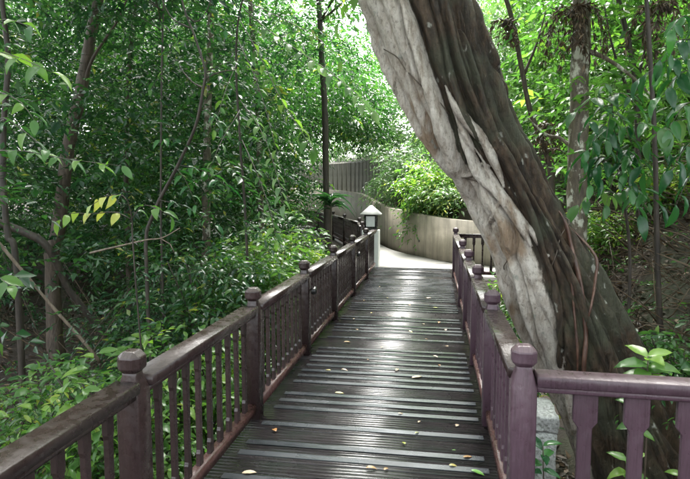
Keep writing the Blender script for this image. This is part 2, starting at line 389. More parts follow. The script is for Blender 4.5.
def height(x, y):
    x = np.atleast_1d(np.asarray(x, float)); y = np.atleast_1d(np.asarray(y, float))
    P = np.stack([x, y], 1)
    dw, sw = seg_dist(P, WL); behind = sw < 0          # the wall runs right to left: its far side is on the right hand
    dp, _ = seg_dist(P, PATH_C)
    nz = .12 * np.sin(x * 1.3 + 1) * np.cos(y * 1.1) + .06 * np.sin(x * 3.1 + y * 2.3)
    left = -.95 + .22 * np.maximum(0, -x - 7) + nz
    right = -.92 + 1.05 * np.maximum(0, x - 1.35) - .75 * np.maximum(0, x - 3.6) + np.clip(x - 1.0, 0, 1) * .13 * np.clip(y - 5, 0, 6) + nz * .6
    h = np.where(x < .6, left, right)
    near_t = np.where(x > .36, np.minimum(np.abs(y - 11.4), 9), 9)
    dpp = np.minimum(dp, np.where(x > -.6, near_t, 9))
    k = 1 - sstep(1.0, 2.6, dpp)
    h = h * (1 - k) + (-.06) * k
    bank = .75 + .62 * np.minimum(dw, 4) + .14 * np.maximum(0, dw - 4) + nz
    bank = np.minimum(bank, 4.2)
    h = np.where(behind & (y > 10.5), np.where(dw < .62, -.06, bank), h)
    return h

def build_ground():
    xs = np.concatenate([[-220, -120, -70, -45, -32], np.arange(-24, 24.01, .3), [32, 45, 70, 120, 220]])
    ys = np.concatenate([[-200, -110, -60, -30, -14], np.arange(-6, 40.01, .3), [46, 60, 90, 150, 260]])
    X, Yg = np.meshgrid(xs, ys); H = height(X.ravel(), Yg.ravel())
    far = np.maximum(np.abs(X.ravel()) - 30, 0); H = np.minimum(H, 5.5)
    v = np.stack([X.ravel(), Yg.ravel(), H], 1); nx = len(xs)
    i = np.arange(len(ys) - 1)[:, None] * nx + np.arange(nx - 1)[None, :]; i = i.ravel()
    mb = MB(); mb.add(v, np.stack([i, i + 1, i + nx + 1, i + nx], 1))
    tag(mb.build('ground', M['ground'], smooth=True), 'brown forest floor under the trees on both sides of the walkway', kind='structure')
build_ground()

def hz(x, y): return float(height(x, y)[0])

# path beyond the deck: a slab following the wall, with the branch to the right
mb = MB()
L1 = [(-1.45, 11.6)] + [(-1.55, 12.8), (-1.95, 14.5), (-2.75, 16.8), (-3.6, 19.2), (-4.8, 22.2), (-7.2, 25.2), (-11.5, 28.6)]
L2 = [(5.5, 11.62), (1.5, 12.1), (.3, 12.68), (-.92, 14.75), (-1.57, 16.55), (-2.28, 18.95), (-3.2, 21.95), (-9.1, 28.9)]
a = smooth_path([(x, y, 0) for x, y in L1], 50); b = smooth_path([(x, y, 0) for x, y in [(.4, 12.6)] + L2[3:]], 50)
v = []
for p, q in zip(a, b): v += [(p[0], p[1], -.006), (q[0], q[1], -.006), (p[0], p[1], -.2), (q[0], q[1], -.2)]
q = []
for i in range(49):
    k = 4 * i; q += [[k, k + 1, k + 5, k + 4], [k + 2, k + 6, k + 7, k + 3], [k, k + 4, k + 6, k + 2], [k + 1, k + 3, k + 7, k + 5]]
mb.add(v, np.array(q))
prof_r = [(.36, 11.6), (.36, 10.65), (6, 10.35), (6, 11.66), (3, 11.9), (1.5, 12.14), (.4, 12.6), (-1.45, 11.6)]
vv = [(x, y, -.010) for x, y in prof_r] + [(x, y, -.2) for x, y in prof_r]; k = len(prof_r)
mb.add(vv, [np.array([list(range(k))]), np.array([[i, k + i, k + (i + 1) % k, (i + 1) % k] for i in range(k)])])
tag(mb.build('path', M['path']), 'bright wet concrete path beyond the end of the deck', kind='structure')

# retaining walls
def wall_mesh(line, ztop, z0, thick, cap=0.0, side=1):
    mb = MB(); n = len(line); V = []
    for i in range(n):
        p = line[i]; t = line[min(i + 1, n - 1)] - line[max(i - 1, 0)]; t = t / np.linalg.norm(t); nn = np.array([t[1], -t[0]]) * side
        z = ztop(p[0], p[1])
        V += [(p[0], p[1], z0), (p[0], p[1], z), (*(p + nn * thick), z), (*(p + nn * thick), z0)]
    F = []
    for i in range(n - 1):
        for a_ in range(4):
            b_ = (a_ + 1) % 4; F.append([4 * i + a_, 4 * i + b_, 4 * i + 4 + b_, 4 * i + 4 + a_])
    mb.add(V, [np.array(F), np.array([[0, 1, 2, 3]]), np.array([[4 * n - 4, 4 * n - 1, 4 * n - 2, 4 * n - 3]])])
    return mb
def ztop1(x, y): return float(np.interp(y, [11.4, 12.2, 12.75, 14.7, 16.6, 19, 22, 30], [.9, .93, .98, 1.09, 1.14, 1.3, 1.55, 1.9]))
wt = thing('retaining_wall', 'curved stained concrete retaining wall with drain holes behind the bright path', 'wall')
wall_mesh(WL, ztop1, -.4, .22).build('wall_body', M['wall'], wt)
hole = MB(); tube(hole, [(0, .03, 0), (0, -.006, 0)], .035, 10)
hm = hole.mesh('drain_hole', M['hole'])
for px, py, Y in ((397, 236, 15.4), (424, 246, 13.9), (352, 224, 19.4)):
    p = at(px, py, Y); i = int(np.argmin(np.hypot(WL[:, 0] - p.x, WL[:, 1] - p.y))); t = WL[i + 1] - WL[i - 1]
    link('drain_hole', hm, wt, (WL[i][0], WL[i][1], .38), (0, 0, math.atan2(t[1], t[0]) + math.pi))
WL2 = np.array([p for p in WL if p[1] > 15.2]);
off = []
for i in range(len(WL2)):
    t = WL2[min(i + 1, len(WL2) - 1)] - WL2[max(i - 1, 0)]; t /= np.linalg.norm(t); off.append(WL2[i] + np.array([t[1], -t[0]]) * 1.1)
uw = thing('upper_wall', 'taller mossy grey wall of upright panels behind the lantern', 'wall')
off = np.array(off)
wall_mesh(off, lambda x, y: float(np.interp(y, [15, 17, 20, 24, 34], [1.9, 2.35, 2.75, 3.0, 3.2])), .6, .18).build('wall_body', M['wall_old'], uw)
# upright panels standing proud of it
L = np.concatenate([[0], np.cumsum(np.linalg.norm(np.diff(off, axis=0), axis=1))])
for k in range(46):
    s = .2 + k * .42
    if s > L[-1] - .3: break
    x = np.interp(s, L, off[:, 0]); y = np.interp(s, L, off[:, 1]); x2 = np.interp(s + .36, L, off[:, 0]); y2 = np.interp(s + .36, L, off[:, 1])
    z = float(np.interp(y, [15, 17, 20, 24, 34], [1.9, 2.35, 2.75, 3.0, 3.2])) - .06
    link('panel', box_mesh('panel', math.hypot(x2 - x, y2 - y), .05, z - .6, M['wall_old'], .008), uw, ((x + x2) / 2, (y + y2) / 2, (z + .6) / 2), (0, 0, math.atan2(y2 - y, x2 - x)))

# ------------------------------------------------------------------ deck
deck = thing('deck', 'dark wet wooden deck of the walkway with pale grip strips', None)
tag(deck, kind='structure')
DX0, DX1, DEND = -1.30, .44, 11.6
PW = .145
bm_ = MB()
w_, h_ = .0695, .014
prof = [(-w_, -h_ * 2), (w_, -h_ * 2), (w_, -.004), (w_ - .004, 0), (.0385, 0), (.036, -.004), (.0335, 0), (.0015, 0), (0, -.003), (-.0015, 0), (-.0335, 0), (-.036, -.004), (-.0385, 0), (-w_ + .004, 0), (-w_, -.004)]
prism(bm_, prof, (DX0, 0, 0), (DX1, 0, 0))
bmesh_board = bm_.mesh('board', M['board'])
gs = box_mesh('grip_strip', 1.0, .058, .006, M['grip'], .002)
nb = int((DEND + 1.4) / PW)
# boards that carry a strip, counted from 3.08 m, as the photograph shows them
pat = {0, 1, 3, 5, 6, 7, 9, 10, 11}
for i in range(nb):
    y = DEND - PW / 2 - i * PW
    link('board', bmesh_board, deck, (0, y, random.uniform(-.0015, .0015)), (0, random.uniform(-.0012, .0012), 0))
    j = int(round((y - 3.08) / PW))
    has = (j in pat) if 0 <= j <= 11 else (random.random() < (.8 if j > 11 else .5))
    if has:
        x0, x1 = -1.165 + random.uniform(-.012, .012), .325 + random.uniform(-.012, .012)
        link('grip_strip', gs, deck, ((x0 + x1) / 2, y + random.uniform(-.004, .004), .0045), None, (x1 - x0, 1, 1))
bj = MB()
for x in (-1.22, -.43, .36): prism(bj, [(-.05, -.2), (.05, -.2), (.05, 0), (-.05, 0)], (x, -1.4, -.034), (x, DEND - .02, -.034))
bj.build('beam', M['rail'], deck)
for x in (-1.22, .36):
    for y in (.4, 3.4, 6.4, 9.4):
        pm = MB(); g = hz(x, y); prism(pm, [(-.07, -.07), (.07, -.07), (.07, .07), (-.07, .07)], (x, y, g - .3), (x, y, -.236), (0, 1, 0)); pm.build('support_post', M['rail'], deck)

# ------------------------------------------------------------------ railings
def post_meshes(mat, suffix=''):
    sh = MB(); w = .0525
    # chamfered square shaft with a sloped shoulder
    c = .008
    def sq(h, c): return [(-h + c, -h), (h - c, -h), (h, -h + c), (h, h - c), (h - c, h), (-h + c, h), (-h, h - c), (-h, -h + c)]
    rings = [(-.28, sq(w, c)), (.760, sq(w, c)), (.832, sq(.032, .006)), (.85, sq(.032, .006))]
    V = [(x, y, z) for z, r_ in rings for x, y in r_]
    F = [[8 * i + k, 8 * i + (k + 1) % 8, 8 * i + 8 + (k + 1) % 8, 8 * i + 8 + k] for i in range(3) for k in range(8)]
    sh.add(V, [np.array(F), np.array([list(range(8))[::-1]]), np.array([list(range(24, 32))])])
    shaft = sh.mesh('post', mat)
    bm = bmesh.new(); bmesh.ops.create_cube(bm, size=.106)
    bmesh.ops.bevel(bm, geom=bm.edges[:], offset=.027, segments=1, affect='EDGES')
    bmesh.ops.bevel(bm, geom=bm.edges[:], offset=.004, segments=1, affect='EDGES')
    for v in bm.verts: v.co.z = v.co.z * .93 + .8866
    knob = from_bm('knob', bm, mat)
    return shaft, knob
POST = post_meshes(M['rail']); POSTP = post_meshes(M['rail_purple'])
HAND = [(-.054, -.022), (.054, -.022), (.058, -.018), (.058, .021), (.053, .026), (-.053, .026), (-.058, .021), (-.058, -.018)]
MOLD = [(-.036, -.03), (.036, -.03), (.040, -.024), (.040, -.0025), (-.040, -.0025), (-.040, -.024)]
BOT = [(-.032, -.032), (.032, -.032), (.032, .024), (.022, .034), (-.022, .034), (-.032, .024)]

def baluster_mesh(wide, waist, thick, z0, z1, mat, shoulder=.11):
    s = .02 if wide < .09 else .03
    pr = [(-wide / 2, z0), (wide / 2, z0), (wide / 2, z0 + shoulder * .8), (waist / 2, z0 + shoulder * .8 + s), (waist / 2, z1 - shoulder - s), (wide / 2, z1 - shoulder), (wide / 2, z1), (-wide / 2, z1), (-wide / 2, z1 - shoulder), (-waist / 2, z1 - shoulder - s), (-waist / 2, z0 + shoulder * .8 + s), (-wide / 2, z0 + shoulder * .8)]
    bm = bmesh.new()
    a = [bm.verts.new((x, -thick / 2, z)) for x, z in pr]; b = [bm.verts.new((x, thick / 2, z)) for x, z in pr]; k = len(pr)
    bm.faces.new(a); bm.faces.new(b[::-1])
    for i in range(k): bm.faces.new([a[i], b[i], b[(i + 1) % k], a[(i + 1) % k]])
    bmesh.ops.recalc_face_normals(bm, faces=bm.faces[:])
    bmesh.ops.bevel(bm, geom=[e for e in bm.edges if abs(e.verts[0].co.y - e.verts[1].co.y) < 1e-6], offset=.003, segments=1, affect='EDGES')
    return from_bm('baluster', bm, mat)
BAL = baluster_mesh(.046, .031, .027, .112, .748, M['rail'], .09)
BALW = baluster_mesh(.10, .058, .028, .112, .748, M['rail_purple'], .135)
BALP = baluster_mesh(.050, .034, .028, .112, .748, M['rail_purple'], .09)
BALF = baluster_mesh(.055, .03, .030, .112, .748, M['rail'], .13)

def railing(label, stops, closed=True, mats=('rail', 'rail', 'toe'), posts=POST, bal=BAL, pitch=.138, post_at=None, skip_first=False, zoff=0.0):
    """stops: (x, y) of every post, in order; bays between them"""
    t = thing('railing', label, 'railing', (stops[0][0], stops[0][1], zoff))
    o0 = Vector((stops[0][0], stops[0][1], 0))
    for i, (x, y) in enumerate(stops):
        if post_at is not None and i not in post_at: continue
        d = (Vector(stops[min(i + 1, len(stops) - 1)]) - Vector(stops[max(i - 1, 0)])).normalized(); az = math.atan2(d.y, d.x) - math.pi / 2
        p = link('post', posts[0], t, (x - o0.x, y - o0.y, 0), (random.uniform(-.006, .006), random.uniform(-.006, .006), az))
        link('knob', posts[1], p, (0, 0, 0), (0, 0, random.uniform(-.05, .05)))
    for a, b in zip(stops[:-1], stops[1:]):
        A, B = Vector((*a, 0)) - o0, Vector((*b, 0)) - o0; d = (B - A).normalized(); ln = (B - A).length
        A2, B2 = A + d * .0535, B - d * .0535
        h = MB(); prism(h, HAND, A2 + Vector((0, 0, .788)), B2 + Vector((0, 0, .788)))
        hr = h.build('handrail', M[mats[0]], t)
        m_ = MB(); prism(m_, MOLD, A2 + Vector((0, 0, .768)), B2 + Vector((0, 0, .768))); m_.build('moulding', M[mats[0]], hr)
        bt = MB(); prism(bt, BOT, A2 + Vector((0, 0, .080)), B2 + Vector((0, 0, .080))); bt.build('bottom_rail', M[mats[2]], t)
        k = max(1, int(round((ln - .105) / pitch)) - 1); st = (ln - .105) / (k + 1)
        for j in range(k):
            p = A + d * (.0525 + st * (j + 1))
            link('baluster', bal, t, (p.x, p.y, random.uniform(-.002, .002)), (0, 0, math.atan2(d.y, d.x) + random.uniform(-.02, .02)))
    return t
XL, XR = -1.25, .395
railing('long dark brown railing along the left side of the deck', [(XL, y) for y in (-1.0, .55, 2.1, 3.65, 5.2, 6.75, 8.4, 10.05, 11.55)], post_at=range(8))
railing('long purple-brown railing along the right side of the deck below the leaning fig', [(XR, y) for y in (2.45, 3.8, 5.15, 6.5, 7.85, 10.5)], mats=('rail', 'rail', 'toe'), posts=POSTP, bal=BALP)
fr = railing('purple railing with wide notched balusters running off to the right below the fig trunk', [(XR + .0, 2.45), (XR + 1.75, 2.40), (XR + 3.4, 2.35)], mats=('rail_purple', 'rail_purple', 'rail_purple'), posts=POSTP, bal=BALW, pitch=.205, post_at=[1, 2])
railing('short railing at the far end of the deck turning off behind the fig', [(XR - .03, 10.6), (1.75, 10.52), (3.3, 10.4)], bal=BALF, pitch=.16, post_at=[1, 2])
railing('distant railing behind the lantern on the near side of the curving path', [(-1.62, 12.35), (-1.95, 14.3), (-2.7, 16.5), (-3.5, 18.9), (-4.6, 21.6), (-6.6, 24.4)], bal=BALF, pitch=.17, zoff=0.0)

# ------------------------------------------------------------------ lantern pillar
lp = thing('lamp_pillar', 'white square pillar carrying a lantern with a pale pyramid roof at the deck end', 'lamp', (-1.36, 11.86, 0))
link('pillar', box_mesh('pillar', .36, .36, .98, M['white'], .012, (0, 0, .29)), lp)
link('plinth', box_mesh('plinth', .30, .30, .05, M['black'], .01, (0, 0, .807)), lp)
fr_ = MB()
for sx in (-1, 1):
    for sy in (-1, 1): prism(fr_, [(-.018, -.018), (.018, -.018), (.018, .018), (-.018, .018)], (sx * .115, sy * .115, .832), (sx * .115, sy * .115, 1.11), (0, 1, 0))
for z in (.845, 1.095):
    for sx in (-1, 1): prism(fr_, [(-.012, -.012), (.012, -.012), (.012, .012), (-.012, .012)], (sx * .115, -.096, z), (sx * .115, .096, z)); prism(fr_, [(-.012, -.012), (.012, -.012), (.012, .012), (-.012, .012)], (-.096, sx * .115, z), (.096, sx * .115, z))
fr_.build('lantern_frame', M['black'], lp)
for k in range(4):
    a_ = k * math.pi / 2; wide = k in (0, 2)
    link('pane', box_mesh('pane', .19, .006, .235, M['milk_glass'], .001), lp, (math.sin(a_) * .106, -math.cos(a_) * .106, .970), (0, 0, a_))
rf = MB(); e = .215
rf.add([(-e, -e, 1.112), (e, -e, 1.112), (e, e, 1.112), (-e, e, 1.112), (-e, -e, 1.13), (e, -e, 1.13), (e, e, 1.13), (-e, e, 1.13), (-.02, -.02, 1.315), (.02, -.02, 1.315), (.02, .02, 1.315), (-.02, .02, 1.315)],
       [np.array([[3, 2, 1, 0], [0, 1, 5, 4], [1, 2, 6, 5], [2, 3, 7, 6], [3, 0, 4, 7], [4, 5, 9, 8], [5, 6, 10, 9], [6, 7, 11, 10], [7, 4, 8, 11], [8, 9, 10, 11]])])
rfo = rf.build('roof', M['roof_grey'], lp)
fin = MB(); tube(fin, [(0, 0, 1.31), (0, 0, 1.345)], [.018, .008], 8); fin.build('finial', M['black'], rfo)

# post lights
def post_light(x, y, label):
    t = thing('post_light', label, 'lamp', (x, y, .62)); t.scale = (.72,) * 3
    a = MB(); tube(a, [(0, 0, .03), (.04, -.005, .06), (.06, -.01, .06)], .009, 6); a.build('bracket', M['black'], t)
    h = MB(); tube(h, [(.07, .02, .065), (.07, -.0, .06), (.07, -.04, .035), (.07, -.075, .012)], [.018, .030, .036, .038], 14); h.build('housing', M['black'], t, True)
    l = MB(); tube(l, [(.07, -.0755, .0115), (.07, -.079, .009)], [.032, .028], 14); l.build('lens', M['black'], t)
post_light(XL + .052, 5.2, 'small black spotlight fixed to the third post of the left railing')
post_light(XL + .052, 8.4, 'tiny spotlight fixed to a far post of the left railing near the lantern')

# concrete footing seen under the right railing
ft = thing('footing_block', 'speckled grey stone block beside the corner post under the right railing', 'block', (.60, 3.55, hz(.6, 3.55)))
def rough_block(sx, sy, z0, z1, seed):
    bm = bmesh.new(); bmesh.ops.create_cube(bm, size=1); bmesh.ops.subdivide_edges(bm, edges=bm.edges[:], cuts=7, use_grid_fill=True)
    for v in bm.verts:
        c = Vector((v.co.x * sx, v.co.y * sy, (v.co.z + .5) * (z1 - z0) + z0)); nn = noise.noise_vector(c * 9 + Vector((seed, 0, 0))); v.co = c + nn * .022
    return from_bm('stone', bm, M['granite'], True)
zb = ft.location.z
link('lower_stone', rough_block(.27, .34, -.1, .13 - zb, 3), ft, (0, 0, 0), (0, 0, .1)); link('upper_stone', rough_block(.25, .32, .145 - zb, .24 - zb, 8), ft, (-.01, 0, 0), (0, .04, -.06))

# ------------------------------------------------------------------ leaves
T_LO = (np.array([(0, 0, 0), (.42, .5, .05), (1, 0, -.14), (.42, -.5, .05)]), np.array([(0, 1, 2), (0, 2, 3)]))
T_MID = (np.array([(0, 0, 0), (.28, .43, .05), (.66, .40, -.01), (1, 0, -.22), (.66, -.40, -.01), (.28, -.43, .05), (.3, 0, .0), (.68, 0, -.06)]),
         np.array([(0, 1, 6), (1, 2, 7), (1, 7, 6), (2, 3, 7), (0, 6, 5), (5, 6, 7), (5, 7, 4), (4, 7, 3)]))
_u = np.array([.0, .14, .32, .55, .78, 1.0]); _w = np.array([.03, .30, .47, .46, .28, .0]); _z = np.array([0, .03, .035, 0, -.07, -.19])
def fine_template(curl=1.0, wave=.02):
    V = []; F = []
    for i in range(6):
        dz = _z[i] * curl
        V += [(_u[i], _w[i], dz + .17 * _w[i] + wave * math.sin(i * 2.1)), (_u[i], 0, dz), (_u[i], -_w[i], dz + .17 * _w[i] - wave * math.sin(i * 2.4))]
    for i in range(5):
        a = 3 * i; F += [(a, a + 3, a + 4), (a, a + 4, a + 1), (a + 1, a + 4, a + 5), (a + 1, a + 5, a + 2)]
    return np.array(V), np.array(F)
T_FINE = fine_template()

def leaves(mb, P, D, Nn, Ln, W, tint, tmpl=T_LO):
    P, D, Nn = np.asarray(P, float), nrm(np.asarray(D, float)), np.asarray(Nn, float)
    S = nrm(np.cross(D, Nn)); N2 = np.cross(S, D); tv, tf = tmpl; m = len(P); k = len(tv)
    Ln = np.broadcast_to(Ln, (m,)); W = np.broadcast_to(W, (m,))
    v = P[:, None] + D[:, None] * (tv[None, :, :1] * Ln[:, None, None]) + S[:, None] * (tv[None, :, 1:2] * W[:, None, None]) + N2[:, None] * (tv[None, :, 2:] * Ln[:, None, None])
    f = (tf[None] + (np.arange(m) * k)[:, None, None]).reshape(-1, 3)
    mb.add(v.reshape(-1, 3), f, np.repeat(np.clip(np.broadcast_to(tint, (m,)), .05, 1), k))

OFF = np.zeros(3)
def in_way(P):
    q = np.asarray(P) + OFF
    return (q[..., 0] > -1.42) & (q[..., 0] < .56) & (q[..., 1] < 11.7) & (q[..., 2] < 4.2)

def sprays(mb, O, D, Ls, n, leafL, ratio=.42, droop=.25, tint=.5, tmpl=T_LO, twig=0.0, fan=.9, jit=.3):
    """twigs from O along D with n alternating leaves each"""
    O, D = np.asarray(O, float), nrm(np.asarray(D, float)); m = len(O)
    Ls = np.broadcast_to(Ls, (m,)); leafL = np.broadcast_to(leafL, (m,)); tint = np.broadcast_to(tint, (m,))
    ok = ~(in_way(O) | in_way(O + D * (Ls + leafL)[:, None]))
    O, D, Ls, leafL, tint = O[ok], D[ok], Ls[ok], leafL[ok], tint[ok]; m = len(O)
    if m == 0: return
    t = np.linspace(.12, 1, n)[None, :] + rng.uniform(-.03, .03, (m, n))
    down = np.array([0, 0, -1.0])
    P = O[:, None] + D[:, None] * (t * Ls[:, None])[..., None] + down * (droop * Ls[:, None] * t * t)[..., None]
    side = nrm(np.cross(D, [0, 0, 1.0]) + 1e-6); sg = np.where(np.arange(n) % 2 == 0, 1.0, -1.0); sg[-1] = 0
    d = D[:, None] * .55 + side[:, None] * (sg * fan)[None, :, None] + rng.normal(0, jit, (m, n, 3)) + down * (.15 + droop * .5 * t)[..., None]
    nn = np.array([0, 0, 1.0]) + rng.normal(0, jit * 1.15, (m, n, 3))
    l = leafL[:, None] * rng.uniform(.7, 1.2, (m, n)) * (1 - .25 * np.abs(t - .5))
    tt = tint[:, None] + rng.normal(0, .13, (m, n))
    P, d, nn, l, tt = P.reshape(-1, 3), d.reshape(-1, 3), nn.reshape(-1, 3), l.ravel(), tt.ravel(); ok = ~(in_way(P) | in_way(P + nrm(d) * l[:, None]))
    leaves(mb, P[ok], d[ok], nn[ok], l[ok], l[ok] * ratio, tt[ok], tmpl)
    if twig:
        for s_ in (0.0,):
            ts = np.array([0, .5, 1.0]); Q = O[:, None] + D[:, None] * (ts[None] * Ls[:, None])[..., None] + down * (droop * Ls[:, None] * ts * ts)[..., None]
            u = side; w = np.cross(u, D); rr = np.array([1, .7, .3]) * twig
            off_ = np.stack([u, -.5 * u + .87 * w, -.5 * u - .87 * w], 1)
            v = Q[:, :, None] + off_[:, None] * rr[None, :, None, None]
            base = (np.arange(m) * 9)[:, None, None]
            f = np.array([[r_ * 3 + k, r_ * 3 + (k + 1) % 3, r_ * 3 + 3 + (k + 1) % 3, r_ * 3 + 3 + k] for r_ in range(2) for k in range(3)])
            mb.add(v.reshape(-1, 3), (f[None] + base).reshape(-1, 4), 0.0)

def clumps(mb, C, rad, per, n, leafL, Ls=.45, flat=.55, tint=.5, tspread=.14, **kw):
    """C: clump centres; each holds `per` sprays leaving it outward"""
    C = np.asarray(C, float); m = len(C); rad = np.broadcast_to(rad, (m,)); tint = np.broadcast_to(tint, (m,))
    o = rng.normal(0, 1, (m, per, 3)); o = nrm(o) * rng.uniform(.1, 1, (m, per, 1)) ** .5
    o[..., 2] *= flat
    O = C[:, None] + o * rad[:, None, None]
    D = o + rng.normal(0, .5, (m, per, 3)); D[..., 2] = D[..., 2] * .5 + rng.normal(0, .15, (m, per))
    tt = tint[:, None] + rng.normal(0, tspread, (m, per))
    ll = np.broadcast_to(leafL, (m,))[:, None] * rng.uniform(.8, 1.25, (m, per))
    sprays(mb, O.reshape(-1, 3), D.reshape(-1, 3), (Ls * rng.uniform(.6, 1.3, (m, per))).ravel(), n, ll.ravel(), tint=tt.ravel(), **kw)

# shared meshes for large leaves that are objects of their own
def leaf_mesh(name, mat, ratio, tint, curl=1.0):
    tv, tf = fine_template(curl); mb = MB(); v = tv.copy(); v[:, 1] *= ratio * 1.06
    mb.add(v, tf, tint)
    return mb.mesh(name, M[mat], True)
def leaf_set(mat, ratio, tints, curls=(.6, 1.2, 1.9)):
    return [leaf_mesh('leaf', mat, ratio, t_, c_) for t_ in tints for c_ in curls]
LEAVES = {
    'glossy': leaf_set('leaf_glossy', .36, (.35, .6, .85)),
    'bright': leaf_set('leaf_bright', .46, (.45, .65, .9)),
    'mid': leaf_set('leaf_mid', .42, (.4, .65, .9)),
    'pale': leaf_set('leaf_pale', .46, (.4, .7)),
    'yellow': leaf_set('leaf_yellow', .44, (.35, .6, .85)),
    'strap': leaf_set('leaf_dark', .11, (.45, .6), (1.5, 3.2)),
}
def put_leaf(parent, kind, p, d, nn, ln, origin):
    d = Vector(d).normalized(); nn = Vector(nn); s = d.cross(nn).normalized(); n2 = s.cross(d)
    o = link('leaf', random.choice(LEAVES[kind]), parent)
    m = Matrix((d, -s, n2)).transposed().to_4x4()
    # mesh axes: x along, y across, z up
    o.matrix_basis = Matrix.Translation(Vector(p) - Vector(origin)) @ m @ Matrix.Scale(ln, 4)
    return o

def leafy_stem(parent, origin, pts, n, ln, kind, rad=.004, droop=.25, start=.15, pair=False, fan=1.0, mat='bark_dark', tip=True, up=(0, 0, 1), name='stem'):
    """a stem tube with leaf objects along it"""
    P = smooth_path(pts, max(8, 2 * len(pts))); mb = MB(); o0 = Vector(origin)
    tube(mb, [Vector(p) - o0 for p in P], [rad * (1 - .7 * i / (len(P) - 1)) for i in range(len(P))], 5)
    mb.build(name, M[mat], parent, True)
    for i in range(n):
        t = start + (1 - start) * i / max(1, n - 1); k = t * (len(P) - 1); a = int(min(k, len(P) - 2)); u = k - a
        p = Vector(P[a] * (1 - u) + P[a + 1] * u); d = Vector(P[a + 1] - P[a]).normalized()
        s = d.cross(Vector(up)); s = s.normalized() if s.length > .2 else Vector((1, 0, 0))
        for sg in ((1, -1) if pair else ((1 if i % 2 else -1),)):
            if tip and i == n - 1: sg *= .1
            dd = d * .5 + s * (sg * fan) + Vector((random.gauss(0, .18), random.gauss(0, .18), random.gauss(0, .15) - droop))
            put_leaf(parent, kind, p, dd, Vector((random.gauss(0, .3), random.gauss(0, .3) - .15, 1)), ln * random.uniform(.75, 1.15), o0)

# ------------------------------------------------------------------ the leaning strangler fig
FY = 4.6
tab = [(416, 0, .407), (436, 50, .405), (455, 95, .40), (472, 133, .345), (498, 170, .295), (515, 205, .295), (531, 240, .310), (555, 287, .36), (574, 323, .38), (594, 367, .40), (625, 430, .44), (650, 479, .52)]
ctr = []
for px, py, r_ in tab: p = at(px, py, FY); ctr.append((p.x, p.y, p.z, r_ * .97))
top = Vector(ctr[0][:3])
ctr = [(top.x - 1.25, top.y + .35, top.z + 2.3, .34), (top.x - .78, top.y + .15, top.z + 1.45, .37), (top.x - .36, top.y + .03, top.z + .7, .40)] + ctr + [(ctr[-1][0] + .12, FY + .05, -1.15, .66)]
ctr = ctr[::-1]
NS = 400
FC = smooth_path(ctr, NS); FP = FC[:, :3]; FR = FC[:, 3]
FT = nrm(np.gradient(FP, axis=0))
FF = np.array([-.12, -1.0, 0.0]); FFv = nrm(FF[None] - FT * (FT @ FF)[:, None]); FS = np.cross(FFv, FT); FS = -FS if FS[NS // 2, 0] < 0 else FS
def fig_strands(s):
    z = FP[s, 2]
    k = (z + 1) / 4.2
    # (angle, half width, height) of the fused strands, drifting round the trunk as they rise
    return [(-82 - 4 * math.sin(3 * k), 13, .13), (-52 + 8 * math.sin(4 * k + 1), 24, .12), (-18 - 10 * k + 7 * math.sin(6 * k), 15, .12), (5 + 10 * math.sin(5 * k + 2), 11, .10), (27 - 8 * math.sin(3.5 * k), 12, .13),
            (47 + 5 * math.sin(7 * k), 9, .10), (66 - 4 * k + 4 * math.sin(5 * k), 14, .17), (90, 14, .12), (118 + 8 * math.sin(4 * k), 18, .14), (150, 18, .13), (182, 20, .13), (-145, 20, .13), (-112, 16, .13)]
def fig_r(s, phi):
    phi = np.asarray(phi, float); best = np.zeros(phi.shape)
    for a, w, h in fig_strands(s):
        x = ((phi - a + 180) % 360 - 180) / w
        best = np.maximum(best, np.where(np.abs(x) < 1.6, h * (1 - .62 * x * x), 0))
    return FR[s] * (.79 + 1.75 * best)
NA = 300
